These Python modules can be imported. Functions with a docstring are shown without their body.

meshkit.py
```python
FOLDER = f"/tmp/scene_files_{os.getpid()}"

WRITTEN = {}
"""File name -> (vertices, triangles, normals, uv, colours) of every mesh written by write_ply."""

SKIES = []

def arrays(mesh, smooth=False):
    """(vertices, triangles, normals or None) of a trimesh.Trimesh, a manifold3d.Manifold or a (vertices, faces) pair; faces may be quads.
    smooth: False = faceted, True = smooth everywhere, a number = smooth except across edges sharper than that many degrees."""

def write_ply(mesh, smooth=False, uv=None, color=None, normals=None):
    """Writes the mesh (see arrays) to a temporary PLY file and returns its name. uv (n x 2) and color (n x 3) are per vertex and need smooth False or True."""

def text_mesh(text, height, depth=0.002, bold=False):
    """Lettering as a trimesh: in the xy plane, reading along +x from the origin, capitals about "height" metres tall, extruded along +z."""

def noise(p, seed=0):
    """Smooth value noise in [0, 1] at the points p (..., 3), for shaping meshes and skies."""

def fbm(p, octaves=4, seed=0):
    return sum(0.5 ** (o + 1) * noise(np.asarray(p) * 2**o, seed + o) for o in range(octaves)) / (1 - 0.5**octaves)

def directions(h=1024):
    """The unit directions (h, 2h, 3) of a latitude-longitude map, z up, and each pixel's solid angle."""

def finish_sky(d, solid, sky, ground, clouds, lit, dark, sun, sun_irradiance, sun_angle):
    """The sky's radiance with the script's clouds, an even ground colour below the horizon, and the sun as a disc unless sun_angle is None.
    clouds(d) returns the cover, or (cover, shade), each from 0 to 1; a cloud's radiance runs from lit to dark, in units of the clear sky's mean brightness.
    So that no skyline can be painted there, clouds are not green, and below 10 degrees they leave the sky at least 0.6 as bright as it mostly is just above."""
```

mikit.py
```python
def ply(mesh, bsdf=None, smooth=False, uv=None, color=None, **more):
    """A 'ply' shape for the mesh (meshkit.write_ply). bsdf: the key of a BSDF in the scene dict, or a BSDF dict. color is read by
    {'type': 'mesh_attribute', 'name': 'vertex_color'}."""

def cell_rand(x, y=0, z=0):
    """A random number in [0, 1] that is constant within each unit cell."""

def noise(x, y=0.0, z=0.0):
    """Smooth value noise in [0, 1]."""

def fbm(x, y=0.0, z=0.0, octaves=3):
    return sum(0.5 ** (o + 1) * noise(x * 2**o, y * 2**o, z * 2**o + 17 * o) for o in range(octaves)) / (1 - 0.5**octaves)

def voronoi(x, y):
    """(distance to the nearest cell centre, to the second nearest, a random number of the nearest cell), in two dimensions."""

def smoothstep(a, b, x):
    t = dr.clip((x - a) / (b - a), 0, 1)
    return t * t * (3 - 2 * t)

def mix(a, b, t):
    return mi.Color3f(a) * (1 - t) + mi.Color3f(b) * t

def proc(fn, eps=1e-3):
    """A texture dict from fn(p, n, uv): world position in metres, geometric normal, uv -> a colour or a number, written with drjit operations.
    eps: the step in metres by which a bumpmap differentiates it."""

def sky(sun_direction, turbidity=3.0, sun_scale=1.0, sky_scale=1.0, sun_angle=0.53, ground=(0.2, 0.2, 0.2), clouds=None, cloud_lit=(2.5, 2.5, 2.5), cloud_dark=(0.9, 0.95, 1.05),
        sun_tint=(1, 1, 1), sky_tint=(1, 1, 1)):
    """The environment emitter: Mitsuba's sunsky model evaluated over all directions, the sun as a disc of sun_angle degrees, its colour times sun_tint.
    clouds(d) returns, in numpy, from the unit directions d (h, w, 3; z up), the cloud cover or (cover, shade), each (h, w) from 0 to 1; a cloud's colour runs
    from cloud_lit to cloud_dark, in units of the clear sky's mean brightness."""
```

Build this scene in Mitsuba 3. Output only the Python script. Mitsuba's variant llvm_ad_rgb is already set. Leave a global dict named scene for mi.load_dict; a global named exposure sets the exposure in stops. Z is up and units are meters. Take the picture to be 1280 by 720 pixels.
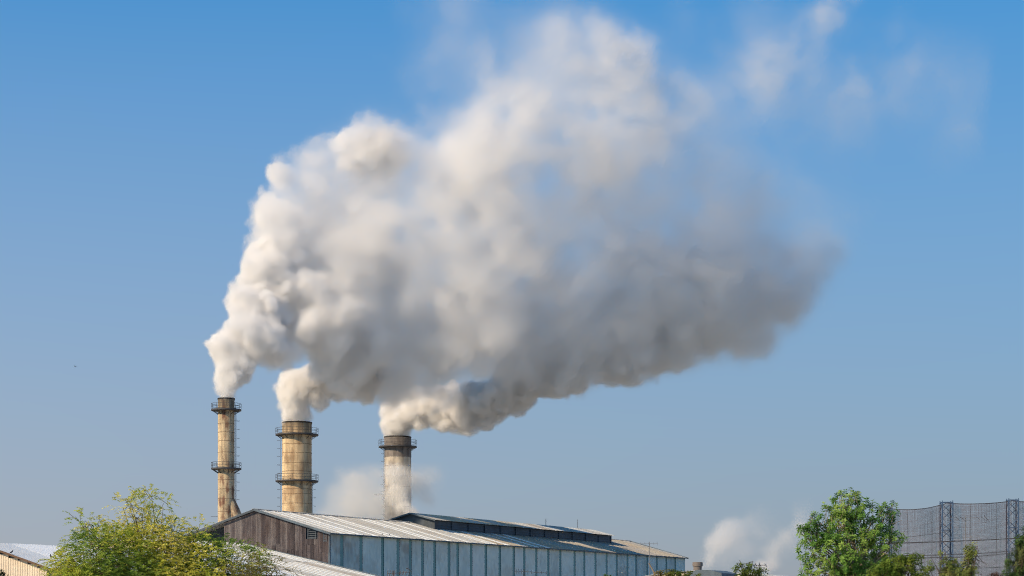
import math, random
import numpy as np, trimesh, mitsuba as mi, mikit, meshkit
import drjit as dr
from scipy import ndimage
from mikit import noise, fbm, smoothstep, mix, cell_rand

T = mi.ScalarTransform4f
random.seed(7)
rng = np.random.default_rng(7)
scene, labels = {}, {}

# ------------------------------------------------------------------ camera, sky, exposure
EYE = 2.0                    # eye height; looks level along +y with a shifted lens
FOC = 2400.0                 # focal length in photograph pixels (1280 wide)
HORIZON = 770.0
scene['camera'] = {'type': 'perspective', 'fov': 2 * math.degrees(math.atan(640 / FOC)), 'fov_axis': 'x',
                   'to_world': T().look_at(origin=[0, 0, EYE], target=[0, 1, EYE], up=[0, 0, 1]),
                   'principal_point_offset_x': 0.0, 'principal_point_offset_y': -(HORIZON - 360) / 720,
                   'near_clip': 0.5, 'far_clip': 12000.0}
exposure = 1.85
SUN_EL, SUN_AZ = math.radians(31.5), math.radians(55)     # azimuth: left of straight behind the camera
SUN = [-math.sin(SUN_AZ) * math.cos(SUN_EL), -math.cos(SUN_AZ) * math.cos(SUN_EL), math.sin(SUN_EL)]


def haze_cover(d):
    """A dry-season haze that thins out with height, and is a little thicker and duller in some quarters of the sky."""
    el = np.degrees(np.arcsin(np.clip(d[..., 2], -1, 1)))
    k = 0.95 - 0.0485 * el
    cover = np.where(k > 0.12, k, 0.12 * np.exp((k - 0.12) / 0.12))
    k = k + 0.05 * (meshkit.fbm(d * np.array([4.0, 4.0, 7.0]) + 5, 4, 3) - 0.5)
    cover = np.where(k > 0.12, k, 0.12 * np.exp((k - 0.12) / 0.12))
    dull = 0.5 + 0.5 * np.sin(3.1 * np.arctan2(d[..., 0], d[..., 1]) + 0.35)
    return cover, 0.9 * dull


scene['sky'] = mikit.sky(SUN, turbidity=3, sky_scale=0.68, clouds=haze_cover, cloud_lit=(1.62, 1.52, 1.58), cloud_dark=(1.12, 1.12, 1.2), sky_tint=(0.37, 1.37, 1.93), sun_tint=(1.0, 0.975, 0.965))


# ------------------------------------------------------------------ helpers
def at(px, py, Y):
    """The point at depth Y that stands at this place of the photograph."""
    return np.array([(px - 640) / FOC * Y, Y, EYE + (HORIZON - py) / FOC * Y])


used = {}


def key_for(name, parent=None):
    k = name if parent is None else parent + '__' + name
    n = used.get(k, -1) + 1
    used[k] = n
    return k if n == 0 else f'{k}_{n:03d}'


def tag(k, label=None, cat=None, group=None, kind=None):
    e = labels.setdefault(k, {})
    for a, b in (('label', label), ('category', cat), ('group', group), ('kind', kind)):
        if b:
            e[a] = b
    return k


def put(name, mesh, mat, parent=None, smooth=False, M=None, **kw):
    """One entry; mesh may be a trimesh or an already written ply dict (shared by copies)."""
    k = key_for(name, parent)
    d = dict(mesh) if isinstance(mesh, dict) else mikit.ply(mesh, mat, smooth, **kw)
    if isinstance(mesh, dict) and mat:
        d['bsdf'] = {'type': 'ref', 'id': mat}
    if M is not None:
        d['to_world'] = T(np.asarray(M, float))
    scene[k] = d
    return k


def thing(name, label, cat, group=None):
    return tag(key_for(name), label, cat, group)


def rgb(*c):
    return {'type': 'rgb', 'value': list(c)}


def cat(ms):
    return trimesh.util.concatenate([m for m in ms if m is not None])


def box(c, s, R=None):
    m = trimesh.creation.box(extents=s)
    if R is not None:
        m.apply_transform(R)
    m.apply_translation(c)
    return m


def bar(p, q, r, sides=4, r2=None):
    """A straight, possibly tapered bar between two points."""
    p, q = np.asarray(p, float), np.asarray(q, float)
    v, f = sweep([p, q], [r, r if r2 is None else r2], sides)
    return trimesh.Trimesh(v, f, process=False)


def sweep(pts, rad, sides=6):
    p = np.asarray(pts, float)
    rad = np.broadcast_to(rad, (len(p),))
    t = np.gradient(p, axis=0)
    t /= np.linalg.norm(t, axis=1, keepdims=True) + 1e-12
    ref = np.array([0, 0, 1.0]) if abs(t[0, 2]) < 0.9 else np.array([1.0, 0, 0])
    a = np.cross(t, ref)
    a /= np.linalg.norm(a, axis=1, keepdims=True) + 1e-12
    b = np.cross(t, a)
    ang = (np.arange(sides) + 0.5) * 2 * np.pi / sides
    v = p[:, None] + rad[:, None, None] * (np.cos(ang)[None, :, None] * a[:, None] + np.sin(ang)[None, :, None] * b[:, None])
    i, j = np.meshgrid(np.arange(len(p) - 1), np.arange(sides), indexing='ij')
    q = np.stack([i * sides + j, i * sides + (j + 1) % sides, (i + 1) * sides + (j + 1) % sides, (i + 1) * sides + j], -1).reshape(-1, 4)
    f = np.vstack([q[:, [0, 2, 1]], q[:, [0, 3, 2]]])
    n = len(p) * sides
    v = np.vstack([v.reshape(-1, 3), p[:1], p[-1:]])
    j = np.arange(sides)
    f = np.vstack([f, np.stack([j * 0 + n, j, (j + 1) % sides], 1), np.stack([j * 0 + n + 1, (len(p) - 1) * sides + (j + 1) % sides, (len(p) - 1) * sides + j], 1)])
    f = f[:, ::-1]
    return v, f


def tube(pts, rad, sides=6):
    v, f = sweep(pts, rad, sides)
    return trimesh.Trimesh(v, f, process=False)


def lathe(profile, seg=48):
    """Closed solid of revolution about z from (r, z) points, outer side upwards first."""
    pr = np.asarray(profile, float)
    ang = np.arange(seg) * 2 * np.pi / seg
    v = np.stack([pr[:, 0:1] * np.cos(ang), pr[:, 0:1] * np.sin(ang), np.repeat(pr[:, 1:2], seg, 1)], -1).reshape(-1, 3)
    n = len(pr)
    i, j = np.meshgrid(np.arange(n - 1), np.arange(seg), indexing='ij')
    q = np.stack([i * seg + j, i * seg + (j + 1) % seg, (i + 1) * seg + (j + 1) % seg, (i + 1) * seg + j], -1).reshape(-1, 4)
    m = trimesh.Trimesh(v, np.vstack([q[:, [0, 1, 2]], q[:, [0, 2, 3]]]), process=False)
    return m

# ------------------------------------------------------------------ materials
def P3(p):
    return p.x, p.y, p.z


def m_chimney(base, rust, amount, scale=1.0, soot_top=None, soot_depth=2.0):
    def fn(p, n, uv):
        ang = dr.atan2(n.y, n.x)
        streak = fbm(ang * 4.5, p.z * 0.22 * scale, 3.0, 3)
        patch = fbm(ang * 1.7 + 7, p.z * 0.55 * scale, 9.0, 4)
        fine = fbm(p.x * 5, p.y * 5, p.z * 2.2, 3)
        k = smoothstep(0.5, 0.72, patch * 0.68 + streak * 0.27 + fine * 0.07) * amount
        c = mix(base, [b * 0.62 for b in base], smoothstep(0.35, 0.75, streak) * 0.9)
        c = mix(c, [base[0] * 1.15, base[1] * 1.14, base[2] * 1.1], smoothstep(0.5, 0.85, fine) * 0.35)
        c = mix(c, rust, k)
        # plates: each ring of sheets a little different
        c = c * (0.88 + 0.24 * cell_rand(dr.floor(p.z / 1.83), dr.floor(ang * 1.6), 4))
        if soot_top is not None:
            c = mix(c, (0.05, 0.045, 0.04), smoothstep(soot_top - soot_depth, soot_top, p.z + (streak - 0.5) * 2.5) * 0.75)
        return c
    return {'type': 'principled', 'base_color': mikit.proc(fn), 'roughness': 0.62, 'specular': 0.35}


def m_streaked(base, dark, sx, amount=0.6, rough=0.6, metallic=0.0, rust=None, rust_amount=0.0, spec=0.4, across=1.0, fine=0.3):
    """Metal sheet weathered by rain: streaks run down the sheet."""
    def fn(p, n, uv):
        h = p.x * 0.885 - p.y * 0.465
        g = p.x * 0.465 + p.y * 0.885
        s = fbm(g * sx, h * sx * across, p.z * 0.25 * across, 3)
        f = fbm(g * sx * 4, h * sx * 4 * across, p.z * 0.9 * across, 2)
        c = mix(base, dark, smoothstep(0.32, 0.72, s * (1 - fine) + f * fine) * amount)
        if rust is not None:
            q = fbm(g * 0.13 + 5, h * 0.2, p.z * 0.3, 4)
            c = mix(c, rust, smoothstep(0.48, 0.68, q * 0.75 + f * 0.25) * rust_amount)
        return c
    return {'type': 'twosided', 'b': {'type': 'principled', 'base_color': mikit.proc(fn), 'roughness': rough, 'metallic': metallic, 'specular': spec}}


def plain(c, rough=0.6, metallic=0.0, spec=0.4):
    return {'type': 'twosided', 'b': {'type': 'principled', 'base_color': rgb(*c), 'roughness': rough, 'metallic': metallic, 'specular': spec}}


def m_ground(p, n, uv):
    k = fbm(p.x * 0.05, p.y * 0.05, 0, 4)
    f = fbm(p.x * 0.9, p.y * 0.9, 3, 3)
    return mix(mix((0.42, 0.37, 0.30), (0.26, 0.25, 0.14), smoothstep(0.45, 0.62, k)), (0.30, 0.25, 0.18), smoothstep(0.5, 0.75, f) * 0.6)


scene.update({
    'soil': {'type': 'diffuse', 'reflectance': mikit.proc(m_ground)},
    'stack_rusty': m_chimney((0.50, 0.39, 0.25), (0.15, 0.065, 0.04), 0.95, 1.0, at(0, 498, 330)[2], 3.0),
    'stack_tan': m_chimney((0.62, 0.47, 0.29), (0.24, 0.14, 0.075), 0.6, 0.7, at(0, 528, 350)[2], 3.2),
    'stack_grey': m_chimney((0.46, 0.41, 0.34), (0.13, 0.10, 0.085), 0.8, 0.8, at(0, 546, 380)[2], 4.5),
    'stack_collar': m_chimney((0.19, 0.17, 0.16), (0.09, 0.07, 0.065), 0.8, 0.8),
    'soot': plain((0.025, 0.023, 0.022), 0.9),
    'dark_steel': plain((0.055, 0.055, 0.062), 0.6),
    'blue_steel': plain((0.05, 0.095, 0.18), 0.6),
    'rust_steel': plain((0.12, 0.07, 0.045), 0.75),
    'aluminium': plain((0.30, 0.29, 0.28), 0.4, 0.6),
    'roof_white': m_streaked((0.46, 0.485, 0.485), (0.34, 0.335, 0.31), 0.5, 0.7, 0.5, rust=(0.30, 0.19, 0.11), rust_amount=0.25, across=0.12, fine=0.15),
    'roof_pale': m_streaked((0.67, 0.70, 0.70), (0.55, 0.56, 0.54), 0.45, 0.6, 0.5, across=0.12, fine=0.15),
    'roof_tan': m_streaked((0.42, 0.385, 0.30), (0.32, 0.265, 0.19), 0.4, 0.8, 0.55, rust=(0.26, 0.16, 0.09), rust_amount=0.5, across=0.12, fine=0.15),
    'roof_grey': m_streaked((0.36, 0.37, 0.36), (0.25, 0.24, 0.22), 0.4, 0.8, 0.55, rust=(0.22, 0.16, 0.11), rust_amount=0.3, across=0.12, fine=0.15),
    'clad_weathered': m_streaked((0.105, 0.089, 0.094), (0.046, 0.038, 0.043), 1.1, 1.0, 0.8, rust=(0.081, 0.050, 0.041), rust_amount=0.4),
    'clad_bleached': m_streaked((0.155, 0.139, 0.139), (0.071, 0.059, 0.064), 1.1, 1.0, 0.8, rust=(0.093, 0.059, 0.049), rust_amount=0.3),
    'clad_dark': m_streaked((0.068, 0.056, 0.061), (0.031, 0.026, 0.031), 1.1, 1.0, 0.8, rust=(0.062, 0.040, 0.037), rust_amount=0.4),
    'clad_blue': m_streaked((0.66, 0.74, 0.69), (0.52, 0.61, 0.58), 0.5, 0.9, 0.5, rust=(0.33, 0.25, 0.18), rust_amount=0.22),
    'clad_blue_worn': m_streaked((0.60, 0.66, 0.61), (0.40, 0.47, 0.45), 0.6, 1.0, 0.55, rust=(0.32, 0.22, 0.15), rust_amount=0.4),
    'clad_blue_faded': m_streaked((0.68, 0.74, 0.70), (0.55, 0.62, 0.60), 0.5, 0.9, 0.5),
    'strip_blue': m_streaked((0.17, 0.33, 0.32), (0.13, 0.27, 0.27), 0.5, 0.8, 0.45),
    'trim_blue': m_streaked((0.09, 0.13, 0.17), (0.05, 0.07, 0.09), 0.6, 0.8, 0.55),
    'louvre_dark': m_streaked((0.055, 0.075, 0.10), (0.03, 0.04, 0.05), 0.6, 0.8, 0.6),
    'roof_bright': m_streaked((0.78, 0.80, 0.79), (0.68, 0.69, 0.67), 0.45, 0.5, 0.5, across=0.12, fine=0.15),
    'roof_lap': plain((0.30, 0.285, 0.26), 0.6),
    'clad_cream': m_streaked((0.66, 0.58, 0.47), (0.50, 0.41, 0.31), 0.8, 0.6, 0.7),
})


# ------------------------------------------------------------------ ground
tag(put('ground', box([0, 3900, -0.5], [12000, 8200, 1.0]), 'soil'), kind='structure')


# ------------------------------------------------------------------ frames of the gabled sheds
class Frame:
    """A building's own axes: t along its ridge (away to the right), u across towards the left, z up; the corner is the near end of its right eave."""

    def __init__(self, corner, z0, ax=(0.465, 0.885)):
        a = np.array(ax) / np.hypot(*ax)
        self.a, self.b, self.c = np.array([a[0], a[1], 0]), np.array([-a[1], a[0], 0]), np.array([corner[0], corner[1], 0.0])

    def pt(self, t, u, z):
        return self.c + self.a * t + self.b * u + np.array([0, 0, z])

    def mat(self, t, u, z, ex, ey):
        """Matrix whose x axis is EX and y axis EY (given as (t, u, z) triples), origin at (t, u, z)."""
        X = self.a * ex[0] + self.b * ex[1] + np.array([0, 0, ex[2]])
        Y = self.a * ey[0] + self.b * ey[1] + np.array([0, 0, ey[2]])
        X, Y = X / np.linalg.norm(X), Y / np.linalg.norm(Y)
        m = np.eye(4)
        m[:3, 0], m[:3, 1], m[:3, 2], m[:3, 3] = X, Y, np.cross(X, Y), self.pt(t, u, z)
        return m

    def beam(self, p, q, w, h, up=(0, 0, 1)):
        """A rectangular beam between two (t, u, z) points."""
        P, Q = self.pt(*p), self.pt(*q)
        d = Q - P
        L = np.linalg.norm(d)
        x = d / L
        side = np.cross(np.array(up, float), x); side /= np.linalg.norm(side)
        m = np.eye(4)
        m[:3, 0], m[:3, 1], m[:3, 2], m[:3, 3] = x, side, np.cross(x, side), (P + Q) / 2
        return trimesh.creation.box(extents=[L, w, h], transform=m)

    def block(self, lo, hi):
        lo, hi = np.minimum(lo, hi), np.maximum(lo, hi)
        m = trimesh.creation.box(extents=np.array(hi) - lo)
        m.apply_translation((np.array(hi) + lo) / 2)
        R = np.eye(4)
        R[:3, 0], R[:3, 1], R[:3, 3] = self.a, self.b, self.c
        m.apply_transform(R)
        return m

    def prism(self, uz, t0, t1):
        """A solid with the outline uz (u, z), anticlockwise seen from -t, between t0 and t1."""
        n = len(uz)
        v = np.array([self.pt(t0, u, z) for u, z in uz] + [self.pt(t1, u, z) for u, z in uz])
        m = trimesh.creation.extrude_polygon(__import__('shapely').Polygon(uz), t1 - t0, engine='earcut')
        w = np.array(m.vertices)
        m = trimesh.Trimesh(self.c + w[:, 2:3] * self.a + t0 * self.a + w[:, 0:1] * self.b + w[:, 1:2] * np.array([0, 0, 1.0]), m.faces, process=False)
        if m.volume < 0:
            m.invert()
        return m


def sheet(w, l, ribs, depth=0.05, thick=0.012):
    """A ribbed metal sheet, W wide (x), L long (y), ribs standing up (+z) along its length."""
    xs, zs = [], []
    p = w / ribs
    for k in range(ribs):
        for fx, fz in ((0.0, 0), (0.52, 0), (0.62, 1), (0.90, 1)):
            xs.append((k + fx) * p); zs.append(fz * depth)
    xs.append(w); zs.append(0.0)
    xs, zs = np.array(xs), np.array(zs)
    n = len(xs)
    v = []
    for y in (0, l):
        for dz in (0, -thick):
            v += [(x, y, z + dz) for x, z in zip(xs, zs)]
    f = []
    for i in range(n - 1):
        A, B, C_, D_ = i, i + n, i + 2 * n, i + 3 * n
        f += [(A, A + 1, C_ + 1), (A, C_ + 1, C_), (B, D_ + 1, B + 1), (B, D_, D_ + 1), (A, B, B + 1), (A, B + 1, A + 1), (C_, C_ + 1, D_ + 1), (C_, D_ + 1, D_)]
    e = n - 1
    f += [(0, 2 * n, 3 * n), (0, 3 * n, n), (e, n + e, 3 * n + e), (e, 3 * n + e, 2 * n + e)]
    return trimesh.Trimesh(np.array(v), np.array(f), process=False)


shapes = {}


def shared(kind, *args):
    """One written mesh for all pieces of the same size."""
    k = (kind,) + tuple(round(a, 3) for a in args)
    if k not in shapes:
        shapes[k] = mikit.ply({'sheet': sheet, 'block': lambda a, b, c: trimesh.creation.box(extents=[a, b, c])}[kind](*args))
    return shapes[k]


# ------------------------------------------------------------------ the long factory shed
F = Frame((-28.5, 300.0), 0)
EAVE, RIDGE, HALF, LONG = 15.1, 19.0, 14.0, 144.0
TAN = (RIDGE - EAVE) / HALF
shed = thing('factory_shed', 'long pale blue metal factory shed with a weathered brown gable and a pale ribbed roof', 'factory')
# frame and inner shell (keeps daylight out of the hall)
gable = [(0.02, 0.0), (2 * HALF - 0.02, 0.0), (2 * HALF - 0.02, EAVE - 0.12), (HALF, RIDGE - 0.12), (0.02, EAVE - 0.12)]
put('back_wall', F.prism(gable, LONG - 0.3, LONG), 'clad_blue_worn', shed)
put('left_wall', F.block((0, 2 * HALF - 0.25, 0), (LONG - 0.3, 2 * HALF, EAVE - 0.1)), 'clad_blue_worn', shed)
# gable cladding: two tiers of narrow weathered sheets, the left end open under the roof
r1 = random.Random(3)
tier = 10.9
openings = [(2.5, 4.04, 14.15, 15.72), (0.45, 1.04, 13.7, 15.05)]
w = 0.72
backing = F.prism([(0, 0), (20.0, 0), (20.0, EAVE + TAN * 8 - 0.16), (HALF, RIDGE - 0.16), (0.0, EAVE - 0.16)], 0.1, 0.22)
put('gable_backing', backing, 'louvre_dark', shed)
put('gable_recess', F.prism([(20.0, 0), (2 * HALF, 0), (2 * HALF, EAVE - 0.16), (20.0, EAVE + TAN * 8 - 0.16)], 3.2, 3.4), 'louvre_dark', shed)


def roof_z(u):
    return EAVE + TAN * (HALF - abs(u - HALF))


u = 0.0
while u < 19.9:
    ww = w
    um = u + ww / 2
    top = min(roof_z(u), roof_z(u + ww)) - 0.14
    cut = next((o for o in openings if o[0] < um < o[1]), None)
    seam = tier + 0.05 * u + r1.uniform(-0.25, 0.25) + (1.9 if u > 9 else 1.2)
    for z0, z1 in (((0.0, seam), (seam - 0.08, top)) if not cut else ((0.0, cut[2] - 0.9), (cut[2] - 0.95, cut[2]))):
        if z1 - z0 < 0.2:
            continue
        mat = r1.choice(['clad_weathered', 'clad_weathered', 'clad_bleached', 'clad_dark'] if u < 13 else ['clad_bleached', 'clad_weathered', 'clad_bleached'])
        k = shared('sheet', ww, round(z1 - z0, 1), 3, 0.05)
        put('gable_sheet', k, mat, shed, M=F.mat(-0.02 - r1.uniform(0, 0.05) - (0.03 if z0 > 0 else 0), u + ww, z0, (0, -1, 0), (0, r1.uniform(-.004, .004), 1)))
    u += w
for o in openings:
    vent = put('louvre_vent', cat([F.beam((-0.1, o[0], o[2]), (-0.1, o[1], o[2]), 0.12, 0.1), F.beam((-0.1, o[0], o[3]), (-0.1, o[1], o[3]), 0.12, 0.1),
                                   F.block((-0.16, o[0] - .06, o[2] - .05), (-0.04, o[0] + .04, o[3] + .05)), F.block((-0.16, o[1] - .04, o[2] - .05), (-0.04, o[1] + .06, o[3] + .05))]), 'louvre_dark', shed)
    n = 5
    for k in range(n):
        z = o[2] + (k + 0.5) * (o[3] - o[2]) / n
        put('slat', F.block((-0.12, o[0] + .04, z - .07), (0.0, o[1] - .04, z + .03)), 'louvre_dark', vent)
# long wall: pale ribbed panels between darker recessed strips
strips_px = [427, 451, 478, 497.3, 512.7, 527.8, 543, 561, 571.8, 588.7, 607, 624.5, 642, 655, 670, 685, 700, 718, 730, 744, 758, 770.6, 784, 794.5, 808.6, 820.7, 832.5, 843.7]


def t_of(px):
    k = (px - 640) / FOC
    return (300 * k + 28.5) / (0.465 - 0.885 * k)


put('wall_backing', F.block((0.05, 0.12, 0), (LONG - 0.3, 0.24, EAVE - 0.14)), 'trim_blue', shed)
t0, half = 0.0, 0.48
for i, px in enumerate(strips_px + [None]):
    t1 = LONG if px is None else t_of(px) - half
    wd = t1 - t0
    if wd > 0.2:
        put('wall_panel', shared('sheet', round(wd, 2), EAVE - 0.12, max(3, int(wd / 0.42)), 0.05), r1.choice(['clad_blue', 'clad_blue', 'clad_blue_worn', 'clad_blue_faded']), shed,
            M=F.mat(t0, -0.02, 0, (1, 0, 0), (0, 0, 1)))
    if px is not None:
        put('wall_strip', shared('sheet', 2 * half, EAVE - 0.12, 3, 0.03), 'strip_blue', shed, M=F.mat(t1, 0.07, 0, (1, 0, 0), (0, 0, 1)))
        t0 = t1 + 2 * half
put('corner_trim', cat([F.block((-0.1, -0.08, 0), (0.0, 0.18, EAVE - 0.1)), F.block((0, -0.1, 0), (0.16, -0.085, EAVE - 0.1))]), 'trim_blue', shed)
put('eave_gutter', cat([F.block((-0.5, -0.62, EAVE - 0.34), (LONG + 0.4, -0.40, EAVE - 0.18)), F.block((-0.4, -0.4, EAVE - 0.26), (LONG + 0.3, -0.05, EAVE - 0.22))]), 'trim_blue', shed)
# roof sheets; the slope falls to the right (towards -u)
over = 0.6
slope = np.hypot(HALF + over, TAN * (HALF + over))
wid = 2.4
n = int((LONG + 1.2) / wid)
for i in range(n):
    t = -0.6 + i * wid
    far = i / n
    mat = r1.choices(['roof_white', 'roof_pale', 'roof_tan'], [4, 4, 1] if far < 0.22 else [4, 2, 2] if far < 0.36 else [2, 1, 4])[0] if far < 0.6 else r1.choice(['roof_tan', 'roof_tan', 'roof_grey'])
    lift = r1.uniform(0, 0.03)
    put('roof_sheet', shared('sheet', wid - 0.02, slope, 4, 0.045), mat, shed, M=F.mat(t, -over, EAVE - TAN * over + lift, (1, 0, 0), (0, 1, TAN)))
    put('roof_lap', F.beam((t, -over, EAVE - TAN * over + 0.09), (t, HALF - 0.1, RIDGE + 0.06), 0.14, 0.09), 'roof_lap', shed)
for i in range(12):
    t, wl = -0.6 + i * (LONG + 1.2) / 12, (LONG + 1.2) / 12
    put('roof_sheet', shared('sheet', wl - 0.02, slope, 16, 0.07), 'roof_grey', shed, M=F.mat(t + wl, 2 * HALF + over, EAVE - TAN * over, (-1, 0, 0), (0, -1, TAN)))
put('ridge_cap', F.prism([(HALF - 0.45, RIDGE - 0.02), (HALF, RIDGE + 0.10), (HALF + 0.45, RIDGE - 0.02), (HALF + 0.45, RIDGE + 0.03), (HALF, RIDGE + 0.16), (HALF - 0.45, RIDGE + 0.03)], -0.65, LONG + 0.65), 'roof_grey', shed)
for tt in (-0.68, LONG + 0.66):
    put('barge_board', F.beam((tt, -over, EAVE - TAN * over - 0.1), (tt, HALF, RIDGE - 0.02), 0.05, 0.34), 'trim_blue', shed)
    put('barge_board', F.beam((tt, 2 * HALF + over, EAVE - TAN * over - 0.22), (tt, HALF, RIDGE - 0.14), 0.06, 0.32), 'louvre_dark', shed)
# ridge monitor
MT0, MT1, MW, MR, ME = 48.8, 125.0, 4.6, 20.75, 19.55
mon = put('ridge_monitor', F.prism([(HALF - MW, roof_z(HALF - MW) - 0.3), (HALF + MW, roof_z(HALF + MW) - 0.3), (HALF + MW, ME - 0.1), (HALF, MR - 0.1), (HALF - MW, ME - 0.1)], MT0, MT1), 'louvre_dark', shed)
ms = np.hypot(MW + 0.7, (MR - ME) * (MW + 0.7) / MW)
mt = (MR - ME) / MW
for i in range(16):
    wl = (MT1 - MT0 + 1.6) / 16
    t = MT0 - 0.8 + i * wl
    put('roof_sheet', shared('sheet', wl - 0.02, ms, 8, 0.06), r1.choice(['roof_tan', 'roof_white', 'roof_tan', 'roof_grey']), mon, M=F.mat(t, HALF - MW - 0.7, ME - mt * 0.7, (1, 0, 0), (0, 1, mt)))
    put('roof_sheet', shared('sheet', wl - 0.02, ms, 8, 0.06), 'roof_grey', mon, M=F.mat(t + wl, HALF + MW + 0.7, ME - mt * 0.7, (-1, 0, 0), (0, -1, mt)))
for k in range(3):
    z = roof_z(HALF - MW) + 0.35 + k * 0.5
    put('louvre_blade', F.block((MT0 + 0.1, HALF - MW - 0.14, z), (MT1 - 0.1, HALF - MW - 0.01, z + 0.06)), 'trim_blue', mon)
for i in range(13):
    t = MT0 + (MT1 - MT0) * i / 12
    put('mullion', F.block((t - 0.1, HALF - MW - 0.20, roof_z(HALF - MW) + 0.05), (t + 0.1, HALF - MW - 0.02, ME - 0.12)), 'louvre_dark', mon)
put('barge_board', cat([F.beam((MT0 - 0.83, HALF - MW - 0.7, ME - mt * .7 - 0.06), (MT0 - 0.83, HALF, MR - 0.06), 0.05, 0.26), F.beam((MT0 - 0.83, HALF + MW + 0.7, ME - mt * .7 - 0.06), (MT0 - 0.83, HALF, MR - 0.06), 0.05, 0.26)]), 'trim_blue', mon)
# small vent pipes and lightning rod at the far end of the monitor
put('vent_pipe', tube([F.pt(118, HALF, MR - .1), F.pt(118, HALF, MR + 1.9)], 0.05, 6), 'dark_steel', shed)
put('vent_pipe', tube([F.pt(103, HALF, MR - .1), F.pt(103, HALF, MR + 1.4)], 0.05, 6), 'dark_steel', shed)

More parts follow.
